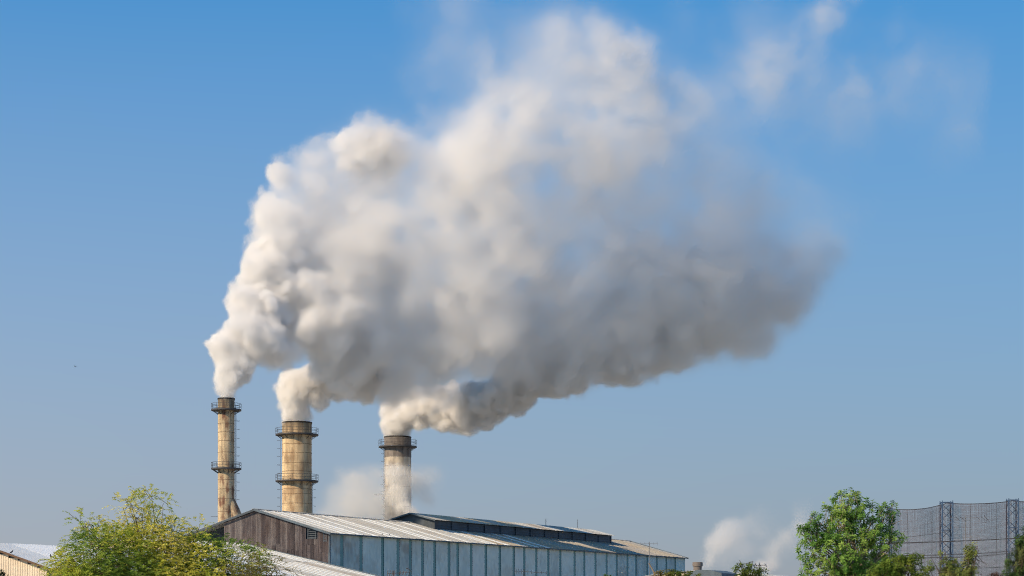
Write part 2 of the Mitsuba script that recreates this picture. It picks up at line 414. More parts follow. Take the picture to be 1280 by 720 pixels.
# ------------------------------------------------------------------ annex with white roof, in front of the gable
annex = thing('annex_building', 'low white roofed annex standing against the brown gable, its roof sloping to the right', 'building')
AU0, AU1, AT = -14.0, 16.6, 0.2157
az = lambda q: 10.0 + AT * q
put('walls', F.prism([(AU0 + 0.4, 0), (2 * AU1 - AU0 - 0.4, 0), (2 * AU1 - AU0 - 0.4, az(AU0) - 0.2), (AU1, az(AU1) - 0.35), (AU0 + 0.4, az(AU0) - 0.2)], -27.6, -0.4), 'clad_cream', annex)
aslope = np.hypot(AU1 - AU0, AT * (AU1 - AU0))
for i in range(14):
    t = -28 + i * 1.98
    put('roof_sheet', shared('sheet', 1.96, aslope / 2 + 0.1, 4, 0.035), r1.choice(['roof_pale', 'roof_pale', 'roof_white']), annex, M=F.mat(t, AU0, az(AU0) + r1.uniform(0, .03), (1, 0, 0), (0, 1, AT)))
    mid = (AU0 + AU1) / 2
    put('roof_sheet', shared('sheet', 1.96, aslope / 2, 4, 0.035), r1.choice(['roof_pale', 'roof_pale', 'roof_white']), annex, M=F.mat(t, mid, az(mid) + 0.05 + r1.uniform(0, .02), (1, 0, 0), (0, 1, AT)))
    put('roof_lap', F.beam((t, AU0, az(AU0) + 0.1), (t, AU1 - .1, az(AU1) + 0.1), 0.1, 0.06), 'roof_lap', annex)
put('left_roof', F.prism([(AU1, az(AU1) - 0.02), (AU1, az(AU1) + 0.06), (2 * AU1 - AU0, az(AU0) + 0.06), (2 * AU1 - AU0, az(AU0) - 0.02)], -28, -0.28), 'roof_pale', annex)
put('flashing', F.beam((-0.2, AU0, az(AU0) + 0.16), (-0.2, AU1, az(AU1) + 0.16), 0.12, 0.14), 'trim_blue', annex)

# ------------------------------------------------------------------ white roofed building at the left edge
H = Frame((-36.4, 150.0), 0)
hut = thing('left_building', 'cream walled building with a white metal roof at the left edge of the view', 'building')
HE, HT, HW, HL = 5.875, 0.29, 7.0, 34.0
hz = lambda q: HE + HT * (HW - abs(q - HW))
put('walls', H.prism([(0.25, 0), (2 * HW - 0.25, 0), (2 * HW - 0.25, hz(0.25) - .16), (HW, hz(HW) - .16), (0.25, hz(0.25) - .16)], 0.3, HL - 0.3), 'louvre_dark', hut)
for i in range(14):
    q = 0.1 + i * 0.985
    if i in (6, 7):
        top = hz(HW) - 0.42
    else:
        top = min(hz(q), hz(q + .98)) - 0.12
    put('wall_sheet', shared('sheet', 0.975, round(top, 1), 4, 0.035), 'clad_cream', hut, M=H.mat(0.22, q + 0.975, 0, (0, -1, 0), (0, 0, 1)))
for i in range(12):
    t = 0.35 + i * 2.78
    put('wall_sheet', shared('sheet', 2.76, hz(.2) - 0.3, 8, 0.035), 'clad_cream', hut, M=H.mat(t, 0.2, 0, (1, 0, 0), (0, 0, 1)))
hs = np.hypot(HW + 0.5, HT * (HW + 0.5))
for i in range(17):
    t = -0.3 + i * 2.02
    put('roof_sheet', shared('sheet', 2.0, hs, 5, 0.012), r1.choice(['roof_bright', 'roof_bright', 'roof_pale']), hut, M=H.mat(t, -0.5, HE - HT * .5 + r1.uniform(0, .02), (1, 0, 0), (0, 1, HT)))
    put('roof_sheet', shared('sheet', 2.0, hs, 5, 0.012), 'roof_pale', hut, M=H.mat(t + 2.0, 2 * HW + .5, HE - HT * .5, (-1, 0, 0), (0, -1, HT)))
put('barge_board', cat([H.beam((-0.34, -0.5, HE - HT * .5 - .03), (-0.34, HW, hz(HW) - .03), 0.04, 0.16), H.beam((-0.34, 2 * HW + .5, HE - HT * .5 - .03), (-0.34, HW, hz(HW) - .03), 0.04, 0.16)]), 'rust_steel', hut)
put('gutter', H.block((-0.4, -0.66, HE - HT * .5 - .16), (HL, -0.46, HE - HT * .5 - .02)), 'rust_steel', hut)
put('downpipe', tube([H.pt(0.1, -0.5, HE - .35), H.pt(0.16, -0.1, HE - .75), H.pt(0.16, -0.1, 0.0)], 0.07, 8), 'dark_steel', hut)


# ------------------------------------------------------------------ chimneys
def ring_band(R, z, h=0.10, out=0.05):
    return lathe([(R - 0.02, z), (R + out, z), (R + out, z + h), (R - 0.02, z + h), (R - 0.02, z)], 48)


def platform(parent, R, z, width, rail_h, centre, solid):
    """Walkway ring with brackets and a two bar handrail; z = underside of the deck."""
    C = np.array([centre[0], centre[1], 0])
    p = put('platform', lathe([(R - 0.02, z), (width, z), (width, z + 0.24), (width - 0.06, z + 0.24), (width - 0.06, z + 0.16), (R - 0.02, z + 0.16), (R - 0.02, z)], 40).apply_translation(C), 'dark_steel', parent, 25)
    n = 14
    for k in range(n):
        a = 2 * np.pi * (k + 0.3) / n
        d = np.array([np.cos(a), np.sin(a), 0])
        e = np.array([0, 0, 1.0])
        put('post', bar(C + d * (width - 0.04) + e * (z + 0.1), C + d * (width - 0.04) + e * (z + rail_h), 0.035), 'dark_steel', p)
        put('bracket', bar(C + d * (R - 0.05) + e * (z - 0.6 * (width - R)), C + d * (width - 0.15) + e * (z + 0.02), 0.05), 'dark_steel', p)
    for zz in (rail_h, rail_h * 0.62):
        a = np.arange(41) * 2 * np.pi / 40
        put('rail', tube(np.stack([C[0] + np.cos(a) * (width - 0.04), C[1] + np.sin(a) * (width - 0.04), a * 0 + z + zz], 1), 0.034, 5), 'dark_steel', p)
    return p


def chimney(label, px, w_px, Y, top_py, mat, decks, deck_px, rail, bands, base=0.0, collar=None):
    k = thing('chimney', label, 'chimney', 'chimneys of the factory')
    C = at(px, top_py, Y)
    R = w_px / 2 / FOC * Y
    zt = C[2]
    off = np.array([C[0], Y, 0])
    t = 0.09
    prof = [(R * 1.015, 0), (R, zt), (R - t, zt), (R - t, zt - 6), (0.001, zt - 6)]
    put('shaft', lathe(prof, 72).apply_translation(off), mat, k, 40)
    put('rim', ring_band(R, zt - 0.22, 0.26, 0.06).apply_translation(off), 'soot', k, 30)
    for b in bands:
        put('seam', ring_band(R * 1.005, EYE + (HORIZON - b) / FOC * Y, 0.07, 0.03).apply_translation(off), 'rust_steel', k, 30)
    for d in decks:
        platform(k, R, EYE + (HORIZON - d) / FOC * Y, deck_px / 2 / FOC * Y, rail, off, mat)
    # caged ladder on the side
    return k, C, R, off


def ladder(k, C, R, off, ang, z0, z1):
    d = np.array([np.cos(ang), np.sin(ang), 0]); s = np.array([-np.sin(ang), np.cos(ang), 0])
    e = np.array([0, 0, 1.0])
    ms = [bar(off + d * (R + .25) + s * .22 * q + e * z0, off + d * (R + .25) + s * .22 * q + e * z1, 0.035) for q in (-1, 1)]
    z = z0
    while z < z1:
        ms.append(bar(off + d * (R + .25) - s * .22 + e * z, off + d * (R + .25) + s * .22 + e * z, 0.02, 3))
        z += 0.45
    z = z0 + 0.5
    while z < z1:
        ms.append(bar(off + d * (R - .05) - s * .22 + e * z, off + d * (R + .27) - s * .22 + e * z, 0.03, 3))
        a = np.linspace(-2.2, 2.2, 9)
        ms.append(tube([off + d * (R + .3 + .34 * np.cos(x) + .3) + s * .36 * np.sin(x) + e * z for x in a], 0.022, 3))
        z += 1.5
    put('ladder', cat(ms), 'dark_steel', k)


k, C, R, off = chimney('tall slim rusty tan chimney with two walkways, leftmost of the three', 282.8, 20.6, 330, 498, 'stack_rusty', (513.5, 587), 37.5, 1.2, (530, 541, 552, 566, 600, 612, 624, 640))
ladder(k, C, R, off, -0.10, 14, EYE + (HORIZON - 513) / FOC * 330)
# flue duct leaning into its foot from the right
el = [off + np.array(q) for q in ([0.2, -0.1, 23.2], [0.75, -0.1, 21.4], [1.45, -0.1, 19.7], [2.0, 0, 17.6], [2.3, 0, 12.0])]
cs = np.array(el)
tt = np.linspace(0, 4, 21)
duct = np.stack([np.interp(tt, range(5), cs[:, j]) for j in range(3)], 1)
duct = ndimage.gaussian_filter1d(duct, 1.3, axis=0, mode='nearest')
put('flue_duct', tube(duct, np.interp(tt, range(5), [0.7, 0.95, 1.08, 1.1, 1.1]), 20), 'stack_rusty', k, 40)
put('bracing_arm', cat([bar(off + [-2.6, -.3, EYE + (HORIZON - 645.5) / FOC * 330], off + [-1.2, -.3, EYE + (HORIZON - 645.5) / FOC * 330], 0.05), bar(off + [-1.3, -.3, EYE + (HORIZON - 645.5) / FOC * 330], off + [-.9, -.2, EYE + (HORIZON - 645.5) / FOC * 330], 0.09)]), 'dark_steel', k)

k, C, R, off = chimney('widest chimney, tan steel plates with two walkways, middle of the three', 371.2, 36.7, 350, 528, 'stack_tan', (544.5, 602.5), 53.5, 1.3, (556, 567, 579.5, 590, 612, 618, 630))
ladder(k, C, R, off, math.pi + 0.12, 14, EYE + (HORIZON - 544) / FOC * 350)
ladder(k, C, R, off, -0.2, 14, EYE + (HORIZON - 602) / FOC * 350)

k, C, R, off = chimney('grey chimney with a dark top and one walkway, wrapped in steam, rightmost of the three', 497.2, 33.0, 380, 546, 'stack_grey', (559.5,), 47.7, 1.45, (583, 596, 609, 622, 634))
ladder(k, C, R, off, math.pi + 0.4, 14, EYE + (HORIZON - 559) / FOC * 380)
zc0, zc1 = EYE + (HORIZON - 571) / FOC * 380, EYE + (HORIZON - 547.5) / FOC * 380
put('collar', lathe([(R, zc0 - 0.2), (R + 0.05, zc0), (R + 0.05, zc1), (R, zc1 + .05)], 64).apply_translation(off), 'stack_collar', k, 40)
put('bracing_arm', cat([bar(off + [-4.6, -1.2, EYE + (HORIZON - 619) / FOC * 380], off + [-2.2, -1.2, EYE + (HORIZON - 619) / FOC * 380], 0.07), bar(off + [-3.0, -1.2, EYE + (HORIZON - 619) / FOC * 380], off + [-2.4, -1.0, EYE + (HORIZON - 630) / FOC * 380], 0.06)]), 'dark_steel', k)

# ------------------------------------------------------------------ trees and shrubs
def leaf_bsdf(rough=0.55, trans=0.8):
    return {'type': 'principledthin', 'base_color': {'type': 'mesh_attribute', 'name': 'vertex_color'}, 'roughness': rough, 'diff_trans': trans, 'spec_trans': 0.0, 'eta': 1.33}


scene['louvre_vent_metal'] = plain((0.17, 0.145, 0.13), 0.7)
scene['leaf'] = leaf_bsdf()
scene['bark'] = plain((0.10, 0.075, 0.055), 0.9)
scene['bark_pale'] = plain((0.24, 0.20, 0.15), 0.9)


def unit(v):
    return v / (np.linalg.norm(v, axis=-1, keepdims=True) + 1e-9)


def blades(base, direc, up, length, width, col, cup=0.12):
    """Leaf blades of four triangles each, folded along the midrib: arrays of one row per leaf."""
    n = len(base)
    d = unit(direc)
    s = unit(np.cross(d, up))
    nn = np.cross(s, d)
    L, W = length[:, None], width[:, None]
    v = np.stack([base, base + d * L * 0.45 + s * W * 0.5 + nn * W * cup, base + d * L, base + d * L * 0.45 - s * W * 0.5 + nn * W * cup, base + d * L * 0.5 - nn * W * 0.05], 1).reshape(-1, 3)
    k = np.arange(n)[:, None] * 5
    f = np.concatenate([k + np.array([[0, 1, 4]]), k + np.array([[1, 2, 4]]), k + np.array([[2, 3, 4]]), k + np.array([[3, 0, 4]])])
    return v, f, np.repeat(col, 5, 0)


def crown_points(r, lobes, n, shell=0.55):
    """Points in the lobes (centre, radii), crowding towards their skins."""
    vol = np.array([np.prod(l[1]) ** 0.75 * (l[2] if len(l) > 2 else 1) for l in lobes])
    pick = r.choice(len(lobes), n, p=vol / vol.sum())
    c = np.array([l[0] for l in lobes])[pick]
    R = np.array([l[1] for l in lobes])[pick]
    d = unit(r.normal(size=(n, 3)))
    q = r.random(n) ** 0.33
    q = np.where(r.random(n) < shell, 0.72 + 0.32 * r.random(n), q)
    return c + d * R * q[:, None], d, pick


def tone(r, pts, pal, freq, seed, spread=0.12):
    """A colour per spray of leaves: clumps of young and old foliage."""
    a = meshkit.fbm(pts * freq + 31.7 * seed, 3, seed)
    a = np.clip((a - 0.5) * 2.4 + 0.5 + r.normal(0, spread, len(pts)), 0, 1) * (len(pal) - 1)
    pal = np.array(pal)
    i = np.minimum(a.astype(int), len(pal) - 2)
    t = (a - i)[:, None]
    return (pal[i] * (1 - t) + pal[i + 1] * t) * r.uniform(0.8, 1.2, (len(pts), 1))


def limbs(r, foot, targets, trunk_r, fork, bend=0.15, twig=0.02):
    """Trunk and limbs from the foot to the given points, branching at the fork heights."""
    ms = []
    foot = np.array(foot, float)
    top = np.array([foot[0], foot[1], fork])
    for tgt in targets:
        tgt = np.array(tgt, float)
        h = r.uniform(0.0, 0.45)
        s = top + (np.array([foot[0], foot[1], tgt[2]]) - top) * h * 0.6
        mid = (s + tgt) / 2 + r.normal(size=3) * np.linalg.norm(tgt - s) * bend * 0.5
        mid[2] += 0.1 * np.linalg.norm(tgt - s)
        t = np.linspace(0, 1, 7)[:, None]
        pts = (1 - t) ** 2 * s + 2 * t * (1 - t) * mid + t ** 2 * tgt
        ms.append(tube(pts, np.linspace(trunk_r * (0.55 - 0.3 * h), twig, 7), 6))
    return ms


def trunk_mesh(r, foot, fork, rad):
    z = np.linspace(0, 1, 8)
    pts = np.array(foot)[None] + np.stack([0.12 * rad * 6 * np.sin(z * 4), 0.1 * rad * 6 * np.cos(z * 3), z * (fork - foot[2])], 1)
    return tube(pts, rad * (1.15 - 0.35 * z), 10)


def feathery_tree(name, label, lobes_px, Y, n, pal, foot_px, leaf=0.10, seed=1, group=None, droop=0.5, fork=2.0, trunk=0.16):
    """A tree of thin arching twigs set with two rows of small narrow leaves."""
    r = np.random.default_rng(seed)
    lobes = [(at(px, py, Y + dy), np.array([rx, 0.85 * max(rx, ry), ry]) / FOC * Y, wgt) for px, py, rx, ry, dy, wgt in lobes_px]
    k = thing(name, label, 'tree', group)
    foot = np.array([(foot_px - 640) / FOC * Y, Y, 0.0])
    p, d, pick = crown_points(r, lobes, n, 0.5)
    col = tone(r, p, pal, 0.4, seed, 0.16)
    cen = np.array([l[0] for l in lobes])[pick]
    out = unit(unit(p - cen) + r.normal(0, 0.45, (n, 3)) + np.array([0, 0, 0.5]))
    L = r.uniform(0.35, 0.75, n)
    V, Fc, C = [], [], []
    m, at0 = 9, 0
    twigs = []
    for j in range(m):
        t = (j + 1) / m
        q = p + out * (L * t)[:, None] - np.array([0, 0, 1.0]) * (droop * L * t ** 2)[:, None]
        tang = unit(out - np.array([0, 0, 2.0]) * (droop * t))
        side = unit(np.cross(tang, np.array([0, 0, 1.0])) + 1e-6)
        for sg in (-1, 1):
            dd = unit(tang * 0.6 + side * sg + r.normal(0, 0.35, (n, 3)))
            up = unit(np.array([0, 0, 1.0]) + r.normal(0, 0.5, (n, 3)))
            v, f, c = blades(q, dd, up, leaf * r.uniform(0.7, 1.3, n), leaf * 0.42 * r.uniform(0.8, 1.2, n), col * r.uniform(0.85, 1.15, (n, 1)))
            V.append(v); Fc.append(f + at0); C.append(c); at0 += len(v)
    put('crown', trimesh.Trimesh(np.vstack(V), np.vstack(Fc), process=False), 'leaf', k, False, color=np.vstack(C))
    put('trunk', trunk_mesh(r, foot, fork, trunk), 'bark', k, True)
    big = [l[0] + r.normal(0, 0.3, 3) * l[1] for l in lobes for _ in range(2)]
    lm = limbs(r, foot, big, trunk, fork, twig=0.008)
    for i in range(0, n, 9):  # twigs that carry the sprays
        e = p[i] + out[i] * L[i]
        lm.append(tube([p[i] - out[i] * 0.5, p[i], p[i] + out[i] * L[i] * 0.5 - [0, 0, droop * L[i] * .25], e - [0, 0, droop * L[i]]], [0.012, 0.009, 0.006, 0.003], 3))
    put('limbs', cat(lm), 'bark', k, True)
    return k


def rosette_tree(name, label, lobes_px, Y, n, pal, foot_px, leaf=0.26, seed=1, group=None, fork=3.0, trunk=0.13, count=8, bark='bark', pale_foot=None):
    """A tree whose long leaves spring in whorls from the twig ends."""
    r = np.random.default_rng(seed)
    lobes = [(at(px, py, Y + dy), np.array([rx, 0.9 * max(rx, ry), ry]) / FOC * Y, wgt) for px, py, rx, ry, dy, wgt in lobes_px]
    k = thing(name, label, 'tree' if trunk > 0.07 else 'shrub', group)
    foot = np.array([(foot_px - 640) / FOC * Y, Y, 0.0])
    p, d, pick = crown_points(r, lobes, n, 0.7)
    col = tone(r, p, pal, 0.8, seed)
    cen = np.array([l[0] for l in lobes])[pick]
    ax = unit(unit(p - cen) * 0.7 + np.array([0, 0, 0.7]) + r.normal(0, 0.3, (n, 3)))
    e1 = unit(np.cross(ax, np.array([0.3, 0.9, 0.1])))
    e2 = np.cross(ax, e1)
    V, Fc, C, at0 = [], [], [], 0
    for lay in range(2):
        for j in range(count):
            a = 2 * np.pi * (j + 0.5 * lay) / count + r.normal(0, 0.2, n)
            el = r.uniform(-0.35, 0.35, n) + (0.45 if lay else -0.05)
            dd = (e1 * np.cos(a)[:, None] + e2 * np.sin(a)[:, None]) * np.cos(el)[:, None] + ax * np.sin(el)[:, None]
            l = leaf * r.uniform(0.7, 1.25, n) * (0.75 if lay else 1.0)
            base = p - ax * (0.05 if lay else 0.12) + dd * 0.02
            v, f, c = blades(base, dd, ax, l, l * 0.36, col * r.uniform(0.85, 1.15, (n, 1)) * (1.12 if lay else 0.95), 0.15)
            V.append(v); Fc.append(f + at0); C.append(c); at0 += len(v)
    put('crown', trimesh.Trimesh(np.vstack(V), np.vstack(Fc), process=False), 'leaf', k, False, color=np.vstack(C))
    put('trunk', trunk_mesh(r, foot, fork, trunk), bark, k, True)
    big = [l[0] + r.normal(0, 0.35, 3) * l[1] for l in lobes for _ in range(3)]
    lm = limbs(r, foot, big, trunk, fork, twig=0.012)
    for i in range(0, n, 3):
        lm.append(tube([p[i] - ax[i] * 0.9 + (cen[i] - p[i]) * 0.12, p[i] - ax[i] * 0.4, p[i]], [0.016, 0.012, 0.007], 3))
    put('limbs', cat(lm), bark, k, True)
    return k


GREENS = [(0.035, 0.085, 0.012), (0.065, 0.125, 0.018), (0.12, 0.17, 0.02), (0.21, 0.23, 0.022)]
feathery_tree('bushy_tree', 'broad bushy yellow green tree with feathery leaves before the white roofs at left', [
    (185, 696, 58, 40, 0, 1.2), (135, 700, 58, 38, -1, 1.2), (95, 712, 34, 24, -1, 1), (242, 697, 46, 28, 1, 1), (285, 705, 50, 28, 0, 1), (150, 674, 24, 20, 1, 1), (215, 670, 26, 20, 0, 1),
    (174, 636, 16, 19, 0, 1.1), (157, 630, 13, 12, 0, .6), (187, 622, 9, 10, 0, .6), (203, 632, 10, 12, 0, .9), (108, 655, 20, 15, 0, .5), (92, 648, 10, 8, 0, .2), (118, 668, 22, 14, 0, .6),
    (245, 662, 14, 12, 0, .4), (262, 678, 22, 14, 0, .5), (170, 735, 110, 40, 0, 1), (270, 735, 60, 30, 0, .8), (72, 700, 14, 10, 0, .3)], 80, 7200,
    [(0.13, 0.23, 0.05), (0.28, 0.40, 0.075), (0.44, 0.52, 0.09), (0.64, 0.63, 0.11), (0.75, 0.68, 0.17)], 180, leaf=0.098, seed=5, fork=1.2, trunk=0.09)
feathery_tree('sparse_shrub', 'sparse olive shrub with thin twigs, right of the bushy yellow green tree', [
    (325, 705, 22, 16, 0, 1), (345, 712, 14, 9, 0, .7), (310, 716, 20, 14, 0, 1), (330, 735, 34, 20, 0, 1)], 78, 300,
    [(0.16, 0.14, 0.06), (0.20, 0.19, 0.07), (0.28, 0.25, 0.08)], 325, leaf=0.085, seed=8, fork=1.5, trunk=0.05)
rosette_tree('round_tree', 'tall round green tree with clustered leaves, left of the net and its lattice towers', [
    (1062, 632, 26, 24, 0, 1), (1040, 655, 32, 28, 0, 1), (1085, 655, 28, 30, 0, 1), (1112, 640, 14, 18, 0, .7), (1018, 668, 22, 18, 0, .8), (1010, 690, 18, 14, 0, .5), (1060, 690, 45, 34, 0, 1.2), (1105, 680, 24, 26, 0, .8),
    (1122, 672, 12, 10, 0, .4), (1025, 715, 30, 22, 0, .9), (1085, 725, 40, 30, 0, 1), (1050, 745, 45, 30, 0, 1), (1000, 662, 8, 8, 0, .2), (1012, 645, 8, 8, 0, .2), (1045, 622, 10, 10, 0, .3)], 100, 1450,
    [(0.06, 0.15, 0.04), (0.13, 0.27, 0.06), (0.23, 0.38, 0.085), (0.34, 0.47, 0.12)], 1074, leaf=0.205, seed=12, fork=3.4, trunk=0.15, bark='bark_pale')
rosette_tree('low_tree', 'low yellow green tree under the right side of the round tree', [
    (1120, 706, 22, 14, 0, 1), (1138, 700, 16, 12, 0, .7), (1105, 722, 30, 16, 0, 1), (1150, 715, 14, 10, 0, .6)], 92, 330,
    [(0.09, 0.16, 0.03), (0.16, 0.23, 0.04), (0.25, 0.29, 0.06)], 1120, leaf=0.2, seed=14, fork=2.5, trunk=0.09)
rosette_tree('sapling', 'thin pale green sapling in front of the nearer lattice tower', [
    (1185, 704, 12, 10, 0, 1), (1176, 690, 7, 6, 0, .4), (1192, 716, 22, 10, 0, 1), (1163, 706, 8, 7, 0, .4)], 90, 110,
    [(0.12, 0.18, 0.05), (0.20, 0.25, 0.07), (0.27, 0.29, 0.1)], 1188, leaf=0.17, seed=15, fork=2.4, trunk=0.05, group=None)
rosette_tree('sapling', 'upright leafy sapling right of the nearer lattice tower, taller than its neighbour', [
    (1213, 690, 9, 12, 0, 1), (1220, 682, 6, 6, 0, .5), (1210, 710, 13, 14, 0, 1), (1206, 730, 16, 12, 0, 1)], 90, 130,
    [(0.11, 0.18, 0.045), (0.19, 0.25, 0.06), (0.26, 0.29, 0.09)], 1210, leaf=0.17, seed=16, fork=2.8, trunk=0.05)
rosette_tree('dark_tree', 'dark green tree cut by the right edge of the view', [
    (1283, 676, 14, 20, 0, 1), (1275, 700, 18, 18, 0, 1), (1296, 690, 26, 30, 0, 1), (1264, 716, 12, 12, 0, .6), (1290, 730, 40, 24, 0, 1), (1310, 720, 30, 30, 0, 1)], 95, 900,
    [(0.05, 0.10, 0.035), (0.09, 0.15, 0.045), (0.15, 0.17, 0.07)], 1290, leaf=0.19, seed=17, fork=3, trunk=0.13)
rosette_tree('leafy_shrub', 'pale leafy shrub with upright shoots below the small drifting smoke, left of the round tree', [
    (935, 712, 18, 10, 0, 1), (924, 704, 4, 7, 0, .3), (942, 702, 4, 7, 0, .3), (952, 716, 10, 8, 0, .5), (935, 730, 26, 14, 0, 1)], 85, 120,
    [(0.08, 0.13, 0.025), (0.13, 0.18, 0.04), (0.2, 0.22, 0.06)], 935, leaf=0.17, seed=18, fork=2.2, trunk=0.05)
rosette_tree('garden_shrub', 'green and orange shrub in front of the far end of the long blue wall', [
    (838, 717, 22, 6, 0, 1), (862, 718, 14, 5, 0, .7), (845, 728, 34, 10, 0, 1)], 110, 190,
    [(0.07, 0.11, 0.02), (0.12, 0.15, 0.03), (0.2, 0.15, 0.04)], 842, leaf=0.16, seed=19, fork=2.6, trunk=0.06)
rosette_tree('garden_shrub', 'tiny green shrub tip in front of the middle of the long blue wall', [
    (758, 722, 7, 5, 0, 1), (757, 733, 10, 8, 0, 1)], 110, 50,
    [(0.07, 0.13, 0.02), (0.12, 0.17, 0.03)], 757, leaf=0.16, seed=20, fork=2.6, trunk=0.05)
rosette_tree('reddish_shrub', 'small reddish shrub between the tallest sapling and the dark tree', [
    (1246, 719, 9, 5, 0, 1), (1250, 730, 16, 9, 0, 1)], 93, 90,
    [(0.07, 0.05, 0.045), (0.11, 0.07, 0.06)], 1248, leaf=0.12, seed=21, fork=2.4, trunk=0.05)
rosette_tree('dark_shrub', 'small dark shrub in front of the cream wall in the lower left corner', [
    (3, 716, 5, 5, 0, 1), (12, 718, 4, 4, 0, .6), (4, 730, 14, 9, 0, 1)], 75, 80,
    [(0.03, 0.045, 0.02), (0.05, 0.06, 0.025)], 4, leaf=0.11, seed=22, fork=2.4, trunk=0.05)

# ------------------------------------------------------------------ tall net between lattice towers
scene['net_grey'] = plain((0.115, 0.095, 0.11), 0.9)
NY = 260.0


def lattice_tower(label, px0, px1, top, Y):
    k = thing('lattice_tower', label, 'tower', 'lattice towers that hold the net')
    w = (px1 - px0) / FOC * Y
    c = at((px0 + px1) / 2, top, Y)
    H_, hw = c[2], w / 2
    cs = [np.array([c[0] + sx * hw, Y + sy * hw, 0]) for sx, sy in ((-1, -1), (1, -1), (1, 1), (-1, 1))]
    e = np.array([0, 0, 1.0])
    for q in cs:
        put('leg', bar(q, q + e * H_, 0.095), 'blue_steel', k)
    ms = []
    st = 1.25
    n = int(H_ / st)
    for i in range(n + 1):
        z = H_ - i * st
        for a in range(4):
            p, q = cs[a], cs[(a + 1) % 4]
            if i % 3 == 0:
                ms.append(bar(p + e * z, q + e * z, 0.055))
            if z - st > 0:
                A, B = (p, q) if i % 2 else (q, p)
                ms.append(bar(A + e * z, B + e * (z - st), 0.05))
    put('bracing', cat(ms), 'blue_steel', k)
    put('cap', cat([bar(q + e * (H_ - .05), q + e * (H_ + 0.22), 0.06) for q in cs]), 'blue_steel', k)
    return c


lattice_tower('blue lattice tower nearer the round tree, third of the net towers counted from the right edge', 1176.5, 1189.5, 628, NY)
lattice_tower('blue lattice tower at the right edge beside the dark tree', 1259.5, 1271.5, 625, NY)
lattice_tower('blue lattice tower half hidden behind the right edge of the round tree', 1101, 1113, 634, NY)
labels['lattice_tower']['label'] = 'blue lattice tower standing clear between the round tree and the dark tree'


def net_bay(label, pa, ya, pb, yb, sag, Y):
    """A bay of netting: a sagging head cable, strands hanging from it and cross strands, all of them cord."""
    k = thing('net', label, 'net', 'bays of the tall net')
    xa, xb = (pa - 640) / FOC * Y, (pb - 640) / FOC * Y
    za, zb = EYE + (HORIZON - ya) / FOC * Y, EYE + (HORIZON - yb) / FOC * Y
    sg = sag / FOC * Y
    top = lambda s: za + (zb - za) * s - sg * 4 * s * (1 - s)
    bow = lambda s, z: Y + 0.25 * np.sin(s * 9) + 0.15 * np.sin(z * 0.7)
    s = np.linspace(0, 1, 25)
    put('head_cable', tube(np.stack([xa + (xb - xa) * s, bow(s, top(s)), top(s)], 1), 0.05, 5), 'dark_steel', k)
    ms = []
    step = 0.07
    r = 0.0125
    jit = np.random.default_rng(int(pa))
    for q in (np.arange(step, xb - xa, step) + jit.uniform(-.02, .02, len(np.arange(step, xb - xa, step)))) / (xb - xa):
        z = np.array([0.3, 0.35, 0.7, 1.0]) * top(q)
        z[0] = 2.5
        ms.append(tube(np.stack([xa + (xb - xa) * q + 0 * z, bow(q, z), z], 1), r, 3))
    for j in range(int((max(za, zb) - 3) / step)):
        z = top(s) - (j + 1) * step + jit.uniform(-.02, .02) + 0.03 * np.sin(s * 11 + j * 0.37)
        ms.append(tube(np.stack([xa + (xb - xa) * s, bow(s, z), z], 1), r, 3))
    m = cat(ms)
    tag(put('cords', m, 'net_grey', k), kind='stuff')
    ms = [tube(np.stack([xa + (xb - xa) * q + 0 * np.arange(3), np.full(3, Y - .12), np.array([2.5, 8, top(q)])], 1), 0.025, 4) for q in (0.36, 0.76)]
    put('hanging_rope', cat(ms), 'dark_steel', k)
    return k


net_bay('grey net bay between the round tree and the first clear lattice tower', 1107, 634.5, 1183, 629, 5, NY)

net_bay('grey net bay between the two lattice towers, behind the television antenna', 1183, 628.5, 1265.5, 626, 2.5, NY)
net_bay('narrow grey net bay right of the last lattice tower', 1265.5, 626, 1400, 622, 4, NY)


def cable(label, pts, Y, rad, group='cables in front of the net'):
    s = np.linspace(0, len(pts) - 1, 33)
    a = np.array(pts, float)
    px, py = np.interp(s, range(len(pts)), a[:, 0]), np.interp(s, range(len(pts)), a[:, 1])
    py = ndimage.gaussian_filter1d(py, 3, mode='nearest')
    P = np.stack([at(x, y, Y) for x, y in zip(px, py)])
    k = key_for('cable')
    k2 = put('cable', tube(P, rad, 5), 'dark_steel') if False else None
    scene[k] = mikit.ply(tube(P, rad, 5), 'dark_steel')
    tag(k, label, 'cable', group)


cable('uppermost thick dark cable crossing in front of the lattice towers', [(1040, 681), (1130, 679), (1260, 674), (1420, 664)], 200, 0.055)
cable('second cable from the top crossing in front of the net', [(1040, 694), (1130, 695), (1200, 693), (1260, 690), (1420, 680)], 200, 0.04)
cable('third cable from the top, sagging just below the second', [(1040, 700), (1150, 697), (1205, 697), (1262, 692), (1420, 684)], 198, 0.045)
cable('lowest cable crossing in front of the net', [(1040, 713), (1150, 712), (1262, 709), (1420, 703)], 200, 0.04)
cable('faint thin sagging cable left of the nearer lattice tower', [(1040, 678), (1110, 673), (1140, 671), (1176, 666), (1184, 664)], 255, 0.03)


